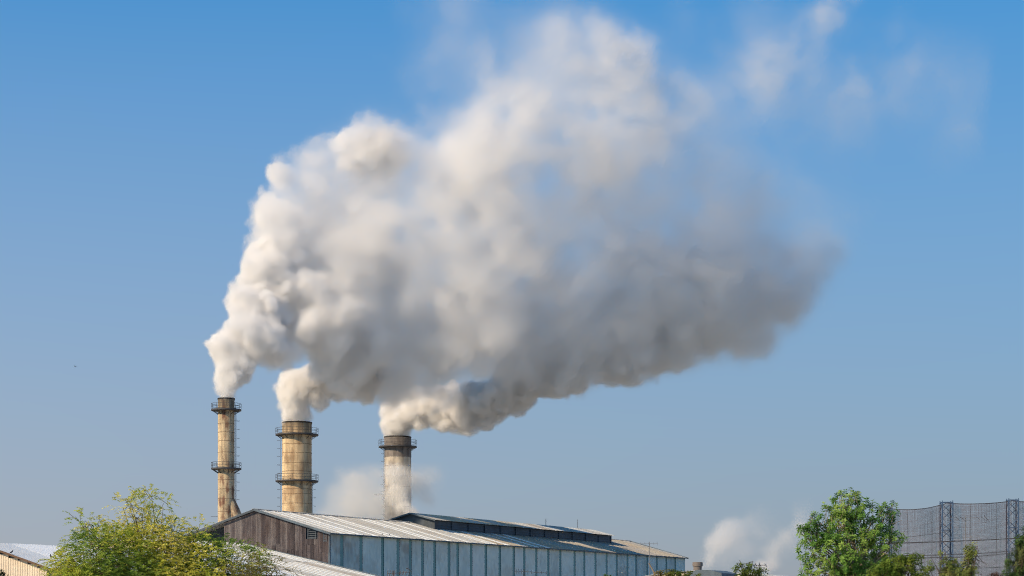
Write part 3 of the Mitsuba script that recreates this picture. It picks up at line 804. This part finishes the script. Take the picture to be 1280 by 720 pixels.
# ------------------------------------------------------------------ television antennas
def antenna(label, px, py, Y, boom_px, elements, tilt=0.0, second=None, mat='aluminium', el_mat='aluminium', yaw=0.0):
    k = thing('antenna', label, 'antenna', 'television antennas on masts')
    c = at(px, py, Y)
    put('mast', bar([c[0], Y, 0], [c[0], Y, c[2] + 0.12], 0.022, 6), mat, k)
    u = FOC / Y
    a = np.array([math.cos(yaw), math.sin(yaw), math.tan(tilt)])
    b = np.array([-math.sin(yaw), math.cos(yaw), 0])
    x0, x1 = (boom_px[0] - px) / u, (boom_px[1] - px) / u
    put('boom', bar(c + a * x0 + [0, -.03, 0], c + a * x1 + [0, -.03, 0], 0.016, 4), mat, k)
    for ex, eh, el in elements:
        p = c + a * ((ex - px) / u) + [0, -.03, 0]
        put('element', bar(p - [0, 0, eh / u] - b * el, p + [0, 0, eh / u] + b * el, 0.016, 4), el_mat, k)
    if second is not None:
        p0 = c + [(second[0] - px) / u, -.03, -second[2] / u]; p1 = c + [(second[1] - px) / u, -.03, -second[2] / u]
        put('lower_boom', bar(p0, p1, 0.014, 4), mat, k)
        for ex in (second[0], second[1]):
            put('stay', bar(c + [(ex - px) / u, -.03, -second[2] / u], c + [(ex - px) / u, -.03, 0], 0.012, 4), mat, k)
    return k


antenna('television antenna with a long boom in front of the net, between the two lattice towers', 1207, 647.5, 110, (1190, 1233), [(1196, 2, .4), (1202, 2.2, .45), (1222, 2, .4), (1228, 2.4, .4), (1232.5, 4, .5)], second=(1205, 1216, 3), el_mat='dark_steel', mat='aluminium')
antenna('smaller pale television antenna low in front of the net, below the long boomed one', 1214, 671.5, 120, (1203, 1225), [(1205, 1.5, .3), (1212, 1, .3), (1224, 3, .3)], el_mat='aluminium')
antenna('television antenna standing before the far end of the pale blue wall', 812, 679.5, 130, (800, 822), [(801, 1.5, .3), (806, 1.5, .3), (811, 1.5, .3), (817, 1.5, .3), (821.5, 2.2, .3)], el_mat='aluminium')
antenna('television antenna with dark red elements at the lower edge, left end of the blue wall', 492, 716.5, 90, (484, 512), [(484.5, 4, .3), (487.5, 3.6, .3), (490.5, 3.4, .3), (493, 3.2, .3), (500, 2.5, .25), (504, 2.2, .25), (507.5, 2, .25)], tilt=0.03, el_mat='rust_steel', mat='dark_steel')
antenna('dark television antenna at the lower edge in front of the middle of the blue wall', 655, 714.5, 95, (643, 684), [(643.5, 3.4, .35), (646, 3.2, .3), (648.5, 3, .3), (651.5, 2.8, .3), (655, 2.4, .3), (659, 2.2, .3), (664, 2, .3), (670, 2, .3), (677, 1.8, .3), (683, 2, .3)], tilt=-0.06, el_mat='dark_steel', mat='dark_steel')
antenna('small television antenna above the pale leafy shrub, left of the round tree', 949, 706.5, 85, (940, 958), [(941, 1.5, .3), (945, 1.5, .3), (950, 1.5, .3), (957, 2, .3)], el_mat='dark_steel', mat='dark_steel')
# bent twig like aerial beside the first low antenna
k = thing('bent_aerial', 'thin curled aerial sprouting beside the dark red television antenna', 'aerial')
c = at(511, 717, 90)
put('stem', tube([[c[0], 90, 0], c + [0, 0, -.1], c + [.05, 0, .12], c + [0.03, 0, .2], c + [-.1, 0, .24]], 0.016, 5), 'dark_steel', k)
put('tip', cat([bar(c + [-.14, 0, .24], c + [-.02, 0, .26], 0.02, 4), bar(c + [.03, 0, .05], c + [.1, 0, .16], 0.012, 4)]), 'dark_steel', k)
# a leaning pole with a thin wire before the far end of the wall
k = thing('leaning_pole', 'short leaning pole in front of the far end of the blue wall', 'pole')
put('pole', tube([[at(826, 700, 125)[0] - .1, 125, 0], at(818, 716, 125), at(811, 704, 125)], [0.07, 0.06, 0.04], 6), 'bark_pale', k)

# ------------------------------------------------------------------ small far building with a roof vent
k = thing('far_building', 'low grey roofed building with a round roof vent beyond the end of the blue shed', 'building')
Gf = Frame(at(930, 722, 230)[:2], 0)
gz = lambda py: EYE + (HORIZON - py) / FOC * 230
put('walls', Gf.prism([(0.3, 0), (12.2, 0), (12.2, gz(719)), (6.3, gz(713.5)), (0.3, gz(719))], 0.2, 24), 'clad_cream', k)
for i in range(8):
    ty = np.hypot(6.6, gz(713) - gz(719))
    put('roof_sheet', shared('sheet', 3.0, ty, 6, 0.05), 'roof_white' if i % 3 else 'roof_grey', k, M=Gf.mat(i * 3.02, -0.3, gz(719) + .05, (1, 0, 0), (0, 6.6, gz(713) - gz(719))))
    put('roof_sheet', shared('sheet', 3.0, ty, 6, 0.05), 'roof_grey', k, M=Gf.mat(i * 3.02 + 3, 12.9, gz(719) + .05, (-1, 0, 0), (0, -6.6, gz(713) - gz(719))))
vc = at(872, 704, 236)
v = put('roof_vent', lathe([(0.52, gz(716)), (0.52, vc[2]), (0.46, vc[2]), (0.46, gz(714)), (0.001, gz(714))], 24).apply_translation([vc[0], 236, 0]), 'louvre_vent_metal', k, 30)
put('vent_cowl', lathe([(0.49, vc[2] - .4), (0.64, vc[2] - .36), (0.64, vc[2] + .1), (0.49, vc[2] + .14), (0.49, vc[2] - .4)], 24).apply_translation([vc[0], 236, 0]), 'louvre_vent_metal', v, 30)
k = thing('tarpaulin_shelter', 'small bluish rounded shelter roof right of the round roof vent', 'shelter')
put('cover', Frame(at(905, 720, 215)[:2], 0).prism([(0, gz(722) - 3), (4.6, gz(722) - 3), (4.6, gz(716) - .35), (3.2, gz(712) - .35), (1.6, gz(712.5) - .35), (0.3, gz(716) - .36)], 0, 5), 'trim_blue', k)


# ------------------------------------------------------------------ birds
scene['feather'] = plain((0.03, 0.03, 0.035), 0.8)


def bird(label, pos, heading, flying=False):
    k = thing('bird', label, 'bird', None)
    m = trimesh.creation.icosphere(2, 1.0)
    v = np.array(m.vertices)
    x = v[:, 0]
    w = np.where(x > 0, 1 - 0.25 * x ** 2, 1 - 0.75 * x ** 2)
    body = np.stack([x * 0.13, v[:, 1] * 0.055 * w, v[:, 2] * 0.06 * w], 1)
    tilt = 0.0 if flying else 0.6
    R = trimesh.transformations.euler_matrix(0, -tilt, heading)
    parts = [trimesh.Trimesh(body, m.faces)]
    hd = trimesh.creation.icosphere(1, 0.042); hd.apply_translation([0.135, 0, 0.045]); parts.append(hd)
    parts.append(bar([0.165, 0, 0.045], [0.215, 0, 0.035], 0.012, 4, 0.002))
    parts.append(box([-0.17, 0, -0.005], [0.13, 0.05, 0.012]))
    b = cat(parts); b.apply_transform(R); b.apply_translation(pos)
    put('body', b, 'feather', k, 40)
    for s in (-1, 1):
        if flying:
            wv = np.array([[0.07, 0, .02], [-0.06, 0, .02], [0.03, s * .18, .10], [-0.07, s * .17, .09], [-0.08, s * .34, .07]])
            wm = trimesh.Trimesh(np.vstack([wv, wv - [0, 0, .008]]), [[0, 2, 1], [1, 2, 3], [2, 4, 3], [5, 6, 7], [6, 8, 7], [7, 8, 9], [0, 1, 6], [0, 6, 5], [0, 5, 7], [0, 7, 2], [2, 7, 9], [2, 9, 4], [4, 9, 8], [4, 8, 3], [3, 8, 6], [3, 6, 1]], process=False)
        else:
            wm = trimesh.creation.icosphere(2, 1.0)
            wm.apply_scale([0.12, 0.012, 0.045]); wm.apply_translation([-0.03, s * 0.052, 0.005])
        wm.apply_transform(R); wm.apply_translation(pos)
        put('wing', wm, 'feather', k)
    if not flying:
        for s in (-1, 1):
            put('leg', bar(pos + np.array([0, s * .02, -.03]), pos + np.array([0.0, s * .02, -.14]), 0.006, 4), 'feather', k)


bird('small dark bird flying alone against the plain sky on the left', at(94, 458, 290), 2.4, True)
for lab, q, hd in (('dark bird perched on the edge of the white roof at the left', 3.35, 0.4), ('dark bird perched a little up the slope of the white roof at the left', 2.6, 2.0)):
    t_ = -0.2 if q > 3 else 3.5
    bird(lab, H.pt(t_, q, HE + HT * q + 0.05 + 0.15), hd)
for lab, t_ in (('dark bird perched at the eave above the blue wall, left one of two', 16.0), ('dark bird perched at the eave above the blue wall, right one of two', 18.2)):
    bird(lab, F.pt(t_, 0.2, roof_z(0.2) + .07 + .15), 0.7)

# ------------------------------------------------------------------ smoke: true volumes
def spline_rows(n, cell, start):
    """Cubic B-spline weights (n x lattice) that stretch a lattice so that one step is CELL voxels."""
    x = np.arange(n) / cell + start + 1
    i = np.floor(x).astype(int)
    t = (x - i).astype(np.float32)
    B = np.zeros((n, i[-1] + 4), np.float32)
    for k, w in enumerate(((1 - t) ** 3 / 6, (3 * t ** 3 - 6 * t ** 2 + 4) / 6, (-3 * t ** 3 + 3 * t ** 2 + 3 * t + 1) / 6, t ** 3 / 6)):
        B[np.arange(n), i - 1 + k] = w
    return B


def gnoise(shape, cell, seed):
    """Smooth noise, mean 0.5, on a grid: about one feature per CELL voxels."""
    r = np.random.default_rng(seed)
    B = [spline_rows(n, cell, r.random()) for n in shape]
    low = (0.5 + (r.random([b.shape[1] for b in B]) - 0.5) * 1.9).astype(np.float32)
    x = np.tensordot(B[0], low, (1, 0))
    x = np.einsum('ajk,bj->abk', x, B[1], optimize=True)
    return x @ B[2].T


def gfbm(shape, cell, seed, octaves=3):
    out, tot = 0, 0
    for o in range(octaves):
        c = max(2.0, cell / 2 ** o)
        out = out + gnoise(shape, c, seed + o) * 0.5 ** o
        tot += 0.5 ** o
    return (out / tot - 0.5) * 1.7 + 0.5


def surface_nets(f, iso):
    """A closed quad surface of the grid f at iso (vertices in voxel units)."""
    s = f > iso
    nx, ny, nz = f.shape
    c = [s[i:nx - 1 + i, j:ny - 1 + j, k:nz - 1 + k] for i in (0, 1) for j in (0, 1) for k in (0, 1)]
    cnt = sum(x.astype(np.int8) for x in c)
    act = (cnt > 0) & (cnt < 8)
    idx = -np.ones(act.shape, np.int64)
    idx[act] = np.arange(act.sum())
    cells = np.argwhere(act)
    acc, num = np.zeros((len(cells), 3)), np.zeros((len(cells), 1))
    for ax in range(3):
        for a in (0, 1):
            for b in (0, 1):
                o = [0, 0, 0]
                others = [k for k in range(3) if k != ax]
                o[others[0]], o[others[1]] = a, b
                p0 = cells + o
                p1 = p0.copy()
                p1[:, ax] += 1
                f0, f1 = f[tuple(p0.T)], f[tuple(p1.T)]
                cross = (f0 > iso) != (f1 > iso)
                t = np.where(cross, (iso - f0) / np.where(cross, f1 - f0, 1), 0)
                p = p0.astype(float)
                p[:, ax] += t
                acc += np.where(cross[:, None], p, 0)
                num += cross[:, None]
    v = acc / np.maximum(num, 1)
    quads = []
    for ax in range(3):
        sl0 = [slice(1, n - 1) for n in f.shape]
        sl1 = list(sl0)
        sl0[ax], sl1[ax] = slice(0, f.shape[ax] - 1), slice(1, f.shape[ax])
        a, b = s[tuple(sl0)], s[tuple(sl1)]
        u, w = [(1, 2), (2, 0), (0, 1)][ax]
        for sign, msk in ((1, a & ~b), (-1, ~a & b)):
            p = np.argwhere(msk)
            off = np.ones(3, int)
            off[ax] = 0
            p = p + off
            e = np.zeros((4, 3), int)
            e[1, u] = -1; e[2, u] = -1; e[2, w] = -1; e[3, w] = -1
            q = np.stack([idx[tuple((p + k).T)] for k in e], 1)
            quads.append(q if sign == 1 else q[:, ::-1])
    return v, np.vstack(quads)


scene['clear'] = {'type': 'null'}


def smoke(name, rho, lo, vox, albedo, g, thr, label, category, group=None):
    """rho (x, y, z) in 1/m on a grid of VOX metres from the corner lo: a medium inside a closed skin that hugs it."""
    n = np.array(rho.shape)
    rho[[0, -1]] = 0; rho[:, [0, -1]] = 0; rho[:, :, [0, -1]] = 0
    skin = ndimage.maximum_filter(rho, 3)[::2, ::2, ::2] > thr
    skin = np.pad(ndimage.binary_dilation(skin, iterations=2).astype(np.float32), 2)
    skin = ndimage.gaussian_filter(skin, 0.8)
    v, q = surface_nets(skin, 0.35)
    v = (v - 2) * 2 * vox + lo + vox / 2
    m = trimesh.Trimesh(v, np.vstack([q[:, [0, 1, 2]], q[:, [0, 2, 3]]]), process=False)
    if m.volume < 0:
        m.invert()
    grid = mi.VolumeGrid(np.ascontiguousarray(rho.transpose(2, 1, 0)[..., None].astype(np.float32)))
    size = n * vox
    scene[name + '_air'] = {'type': 'heterogeneous', 'albedo': {'type': 'constvolume', 'value': rgb(*albedo)},
                            'sigma_t': {'type': 'gridvolume', 'grid': grid, 'filter_type': 'trilinear', 'wrap_mode': 'clamp',
                                        'to_world': T().translate(list(map(float, lo))).scale(list(map(float, size)))},
                            'phase': {'type': 'hg', 'g': g}}
    k = put(name, m, 'clear', interior={'type': 'ref', 'id': name + '_air'})
    tag(k, label, category, group, 'stuff')


VOX = 0.32
LO, HI = np.array([-59.0, 314.0, 31.0]), np.array([90.0, 400.0, 122.0])


def puff_field(puffs, lo, hi, vox, seed, kids=(26, 9), spread=1.0):
    """Density grid of billows: every puff (px, py, r px, Y, density, softness) breaks up into smaller puffs on its skin, twice."""
    r = np.random.default_rng(seed)
    shape = np.ceil((hi - lo) / vox).astype(int)
    rho = np.zeros(shape, np.float32)
    todo = []
    for px, py, rp, Y, den, soft in puffs:
        c, R = at(px, py, Y), rp / FOC * Y
        todo.append((c, R, den, soft))
        for _ in range(kids[0] if soft < .33 else kids[0] // 3):
            d = r.normal(size=3); d /= np.linalg.norm(d)
            R1 = R * r.uniform(0.22, 0.42)
            c1 = c + d * (R - R1 * 0.45)
            todo.append((c1, R1, den * r.uniform(0.8, 1.1) * (1 if soft < .33 else .7), max(soft, .2)))
            if R1 > 1.0:
                for _ in range(kids[1]):
                    d2 = r.normal(size=3); d2 /= np.linalg.norm(d2)
                    R2 = R1 * r.uniform(0.25, 0.5)
                    todo.append((c1 + d2 * (R1 - R2 * 0.4), R2, den * r.uniform(0.8, 1.15) * (1 if soft < .33 else .6), soft))
    for c, R, den, soft in todo:
        i0 = np.maximum(np.floor((c - R - lo) / vox).astype(int), 0)
        i1 = np.minimum(np.ceil((c + R - lo) / vox).astype(int) + 1, shape)
        if (i1 <= i0).any():
            continue
        ax = [((np.arange(i0[k], i1[k]) + 0.5) * vox + lo[k] - c[k]) ** 2 for k in range(3)]
        d = np.sqrt(ax[0][:, None, None] + ax[1][None, :, None] + ax[2][None, None, :])
        e = np.clip((R - d) / max(soft * R, vox), 0, 1).astype(np.float32)
        sl = tuple(slice(i0[k], i1[k]) for k in range(3))
        np.maximum(rho[sl], den * e * e * (3 - 2 * e), out=rho[sl])
    return rho


MOUTHS = [at(283, 497, 330), at(371, 528, 350), at(497, 546, 380)]


def churn(rho, vox, seed, big=7.0, small=2.0, amp=(2.2, 0.9)):
    """Stirs the field: each voxel takes the density from a noise-shifted place."""
    sh = rho.shape
    g = np.indices(sh, dtype=np.float32)
    near = np.full(sh, 1e9, np.float32)
    for c in MOUTHS:
        near = np.minimum(near, sum((g[k] * vox + LO[k] - c[k]) ** 2 for k in range(3)))
    calm = np.clip(np.sqrt(near) / 11, 0.12, 1).astype(np.float32)
    for k in range(3):
        g[k] += (gnoise(sh, big / vox, seed + k) - 0.5) * 2 * amp[0] / vox * calm
        g[k] += (gnoise(sh, small / vox, seed + 10 + k) - 0.5) * 2 * amp[1] / vox * calm
        g[k] += (gnoise(sh, max(2.2, 0.85 / vox), seed + 20 + k) - 0.5) * 2 * 0.42 / vox * np.minimum(calm * 2, 1)
    return ndimage.map_coordinates(rho, g, order=1, mode='constant')


D, S = 0.85, 0.13
PUFFS = [
    # the tall left stack
    (283, 494, 11, 330, D, .3), (282, 484, 14, 330, D, .3), (286, 470, 18, 330, D, .25), (290, 452, 26, 331, D, .2), (281, 432, 27, 331, D, S), (312, 418, 40, 332, D * .6, .3), (322, 385, 40, 334, D, S),
    (300, 375, 20, 334, D, S), (350, 430, 28, 334, D * .6, .3), (352, 350, 46, 338, D * .6, .3), (335, 318, 26, 338, D, S), (357, 290, 52, 340, D * 0.300, .22), (340, 262, 24, 341, D * .6, S), (375, 240, 44, 342, D * 0.270, .25), (355, 222, 18, 342, D * .6, S), (400, 212, 40, 345, D * 0.210, .3),
    (440, 172, 24, 345, D * .3, .34), (455, 164, 24, 345, D * .35, .3), (465, 158, 14, 345, D * .4, .2), (432, 165, 13, 345, D * .35, .2), (475, 184, 30, 346, D * .9, S), (448, 190, 28, 346, D * 0.480, .2), (425, 180, 16, 345, D * .7, S), (485, 200, 24, 348, D * 0.360, .2),
    (400, 390, 60, 340, D * 0.420, .25), (440, 310, 95, 348, D * 0.240, .5), (470, 240, 70, 352, D * 0.180, .5), (440, 440, 45, 345, D * 0.480, .2),
    # the squat middle stack
    (371, 524, 18, 350, D, .3), (371, 512, 20, 350, D, .25), (369, 498, 23, 350, D, .2), (364, 484, 22, 350, D, S), (358, 472, 15, 350, D, S), (385, 474, 26, 350, D, S), (412, 470, 26, 350, D, S), (400, 492, 18, 350, D, S), (432, 480, 16, 352, D, S), (455, 465, 30, 355, D, .2),
    # the right stack
    (496, 542, 16, 380, D, .3), (495, 532, 18, 380, D, .25), (500, 520, 22, 380, D, S), (490, 522, 13, 380, D, S), (522, 512, 25, 378, D, S), (515, 500, 16, 378, D, S), (548, 508, 27, 376, D, S), (545, 526, 12, 376, D, S), (562, 524, 14, 376, D, S), (582, 506, 30, 374, D, S), (610, 502, 30, 372, D, .2), (598, 524, 14, 374, D, S), (640, 492, 30, 370, D, .2), (635, 508, 14, 370, D, S), (665, 488, 18, 368, D, S), (690, 472, 26, 368, D, .2), (715, 472, 16, 368, D, S),
    # the joined body, stirred smooth
    (505, 400, 80, 351, D * 0.255, .6), (500, 465, 45, 355, D * 0.255, .5), (540, 320, 105, 351, D * 0.170, .6), (560, 430, 75, 357, D * 0.255, .6), (600, 390, 95, 354, D * 0.212, .6), (640, 300, 110, 352, D * 0.149, .7), (650, 430, 80, 362, D * 0.255, .6),
    (700, 380, 100, 362, D * 0.191, .6), (720, 430, 66, 367, D * 0.357, .6), (750, 300, 105, 362, D * 0.127, .7), (770, 415, 70, 370, D * 0.383, .6), (780, 450, 28, 370, D, .25), (755, 462, 16, 369, D, S), (805, 350, 95, 370, D * 0.199, .6), (825, 410, 62, 374, D * 0.374, .5), (815, 450, 20, 374, D, S), (845, 445, 22, 376, D * 0.717, .2),
    (870, 360, 85, 374, D * 0.216, .5), (880, 425, 20, 378, D * .9, S), (890, 400, 46, 378, D * 0.360, .35), (925, 395, 50, 380, D * 0.289, .3), (930, 330, 78, 378, D * 0.191, .5), (975, 350, 60, 382, D * 0.203, .35), (1005, 305, 55, 384, D * 0.153, .4), (925, 428, 16, 380, D * .7, S), (950, 415, 18, 380, D * .5, S), (985, 378, 20, 382, D * .4, S), (1020, 335, 20, 384, D * 0.159, .2),
    # the top, thinner
    (590, 220, 100, 352, D * 0.184, .6), (640, 150, 95, 350, D * 0.154, .6), (620, 90, 60, 350, D * 0.116, .5), (650, 55, 34, 350, D * 0.089, .4), (700, 60, 48, 350, D * 0.123, .35), (740, 50, 34, 350, D * 0.123, .3), (775, 80, 48, 352, D * 0.158, .3), (800, 110, 44, 352, D * 0.172, .3), (750, 120, 60, 352, D * 0.134, .5), (735, 190, 95, 354, D * 0.172, .6), (800, 190, 70, 356, D * 0.158, .6), (560, 150, 65, 348, D * 0.114, .7), (510, 250, 75, 346, D * 0.110, .6),
    (510, 190, 60, 346, D * 0.13, .7), (860, 270, 90, 362, D * 0.119, .6), (940, 260, 75, 370, D * 0.099, .6), (700, 120, 40, 350, D * 0.067, .6), (540, 110, 50, 350, D * 0.025, .8), (865, 175, 75, 357, D * 0.055, .6), (925, 220, 75, 361, D * 0.06, .6), (845, 115, 36, 354, D * 0.08, .4), (990, 240, 55, 366, D * 0.05, .6),
]
WISPS = [
    (540, 60, 80, 352, 0.046, .7), (600, 20, 75, 352, 0.034, .7), (520, 110, 55, 350, 0.046, .7), (850, 60, 95, 358, 0.030, .8), (880, 140, 60, 356, 0.091, .7), (930, 110, 60, 358, 0.069, .7), (950, 60, 60, 360, 0.058, .7), (1000, 30, 60, 362, 0.029, .7),
    (1050, 5, 50, 362, 0.069, .6), (1075, 55, 34, 362, 0.076, .7), (1072, 85, 26, 362, 0.069, .7), (985, 100, 65, 362, 0.024, .8), (880, 220, 90, 358, 0.068, .7), (960, 200, 24, 362, 0.304, .6), (955, 240, 26, 362, 0.334, .6), (975, 265, 30, 362, 0.182, .7), (1045, 270, 42, 366, 0.057, .8),
    (1010, 200, 80, 364, 0.023, .8), (1060, 140, 70, 366, 0.017, .8), (1025, 310, 45, 366, 0.076, .7), (820, 250, 75, 356, 0.091, .7), (1170, 120, 90, 366, 0.011, .8), (1120, 60, 60, 366, 0.011, .8), (860, 170, 85, 358, 0.080, .8), (900, 230, 80, 360, 0.080, .8), (835, 130, 65, 354, 0.080, .7), (960, 150, 70, 360, 0.048, .8), (1000, 240, 60, 362, 0.035, .8), (930, 60, 70, 358, 0.022, .8), (840, 40, 60, 354, 0.040, .8), (1160, 110, 70, 366, 0.015, .8), (1200, 150, 60, 366, 0.013, .8), (480, 20, 40, 352, 0.018, .8),
]


VEIL = [(850, 150, 100, 356, .030, .9), (905, 225, 100, 360, .034, .9), (950, 120, 95, 360, .020, .9), (700, 100, 130, 351, .032, .9), (570, 90, 95, 351, .016, .9), (1000, 260, 80, 364, .026, .9), (940, 300, 90, 372, .04, .9), (800, 230, 95, 358, .042, .9),
        (820, 110, 60, 353, .04, .8), (1060, 120, 90, 364, .009, .9), (1180, 130, 100, 366, .009, .9), (980, 30, 80, 360, .018, .9), (1060, 40, 60, 362, .02, .9)]


def build_plume():
    a = puff_field(PUFFS, LO, HI, VOX, 11)
    a = churn(a, VOX, 21, 7.0, 1.5, (1.5, 0.8))
    # smoke that has drifted for a while has blurred
    x = (np.arange(a.shape[0]) + 0.5) * VOX + LO[0]
    m = (0.85 * np.clip((x + 37) / 16, 0, 1)).astype(np.float32)[:, None, None]
    # (the roots stay crisp)
    low = np.clip((at(0, 480, 375)[2] - ((np.arange(a.shape[2]) + 0.5) * VOX + LO[2])) / -5, 0, 1).astype(np.float32)[None, None, :]
    m = m * low
    a = a * (1 - m) + ndimage.gaussian_filter(a, 1.5 / VOX) * m
    w = puff_field(WISPS, LO, HI, VOX, 31, kids=(8, 2))
    w = churn(w, VOX, 41, 14.0, 4.0, (6.0, 2.5))
    sh = a.shape
    n1 = gfbm(sh, 9 / VOX, 51, 4)
    n2 = gfbm(sh, 20 / VOX, 61, 3)
    n3 = gfbm(sh, 2.2 / VOX, 71, 3)
    # thin parts break up, dense parts stay whole
    full = np.clip(a / 0.5, 0, 1)
    gap = np.clip((n1 - 0.5) * (1.7 + full) + 0.85 + full, 0.15, 1.3) * np.clip(0.35 + 1.3 * (n2 - 0.25) + full, 0.2, 1.2)
    a *= gap
    w *= np.clip((n1 - 0.42) * 2.6 + 0.4, 0, 2) * np.clip((n2 - 0.4) * 2.4 + 0.6, 0.15, 1.6) * np.clip(1 + (n3 - 0.5) * 2.4, 0, 2)
    a *= np.clip(1 + (n3 - 0.5) * 2.8 * (1 - full * 0.5), 0.08, 2.1)
    v = churn(puff_field(VEIL, LO, HI, VOX, 81, kids=(6, 0)), VOX, 83, 16.0, 5.0, (7.0, 3.0))
    v *= np.clip(0.7 + (n1 - 0.5) * 1.6, 0.2, 1.6) * np.clip(0.6 + n2 * 0.8, 0.3, 1.5)
    rho = np.maximum(a, w) + 0.3 * np.minimum(a, w) + v
    zed = np.arange(sh[2]) * VOX + LO[2]
    rho *= np.clip((HI[2] - 1 - zed) / 6, 0, 1)[None, None, :].astype(np.float32)
    # nothing below the rim of the right stack
    k0 = int((MOUTHS[2][2] - 0.7 - LO[2]) / VOX)
    rho[:, int((365 - LO[1]) / VOX):, :k0] = 0
    return rho


smoke('smoke_plume', build_plume(), LO, VOX, (0.998, 0.995, 0.994), 0.0, 0.002,
      'great billowing cloud of white and grey smoke drifting to the right from the three chimneys', 'smoke')


def small_smoke(name, puffs, lo, hi, vox, seed, sharp, amp, albedo, thr, label, gain=1.0):
    global LO
    keep, LO = LO, np.array(lo, float)
    a = puff_field(puffs, np.array(lo, float), np.array(hi, float), vox, seed, kids=(10, 3))
    a = churn(a, vox, seed + 1, 6.0, 1.6, amp)
    LO = keep
    n1 = gfbm(a.shape, 5 / vox, seed + 30, 3)
    a *= np.clip((n1 - 0.5) * sharp + 0.7, 0.02, 1.6) * gain
    if name == 'steam':   # ends below the plume of the stack, so that the two volumes never overlap
        z = np.arange(a.shape[2]) * vox + lo[2]
        a *= np.clip((32.0 - z) / 3.0, 0, 1)[None, None, :].astype(np.float32)
    smoke(name, a, np.array(lo, float), vox, albedo, 0.0, thr, label, 'smoke')


small_smoke('steam', [
    (497, 640, 22, 376, .10, .7), (503, 632, 15, 372, .18, .7), (512, 642, 12, 372, .16, .7), (496, 615, 22, 374, .16, .6), (495, 590, 20, 374, .15, .6), (490, 574, 16, 374, .09, .7), (510, 600, 24, 374, .05, .8), (525, 605, 22, 376, .025, .8),
    (470, 625, 40, 374, .035, .8), (450, 610, 40, 374, .022, .8), (435, 635, 42, 374, .026, .8), (465, 585, 36, 374, .014, .8), (420, 648, 34, 374, .02, .8), (500, 575, 40, 374, .015, .8), (535, 590, 26, 376, .012, .8), (485, 655, 30, 376, .05, .8)],
    (-46, 362, 16), (-8, 391, 36), 0.3, 71, 1.0, (1.6, 0.8), (0.985, 0.975, 0.955), 0.0015,
    'thin grey steam veiling the foot of the rightmost chimney above the shed roof', 11.0)
small_smoke('drifting_smoke', [
    (876, 702, 9, 250, 0.264, .6), (884, 692, 14, 250, 0.242, .6), (896, 678, 20, 250, 0.198, .6), (910, 668, 24, 250, 0.154, .7), (925, 664, 26, 250, 0.110, .7), (945, 660, 30, 250, 0.055, .8), (960, 645, 30, 250, 0.035, .8), (905, 690, 26, 250, 0.066, .8),
    (930, 690, 30, 250, 0.044, .8)],
    (20, 238, 4), (42, 262, 24), 0.35, 91, 1.6, (1.8, 0.9), (0.995, 0.985, 0.975), 0.0012,
    'pale low smoke rising behind the round roof vent', 3.4)
small_smoke('drifting_smoke_001', [
    (946, 708, 14, 290, 0.200, .6), (957, 698, 17, 290, 0.200, .6), (968, 686, 19, 290, 0.200, .6), (982, 671, 19, 290, 0.160, .6), (998, 657, 17, 290, 0.100, .7), (1003, 643, 15, 290, 0.040, .8), (1004, 634, 16, 290, 0.014, .8), (1000, 640, 18, 290, 0.012, .8)],
    (34, 278, 5), (58, 302, 27), 0.35, 101, 1.4, (1.4, 0.8), (0.995, 0.985, 0.975), 0.0012,
    'slanting column of pale pinkish smoke just left of the round tree', 5.5)
for k in ('drifting_smoke', 'drifting_smoke_001'):
    labels[k]['group'] = 'small plumes of low smoke'
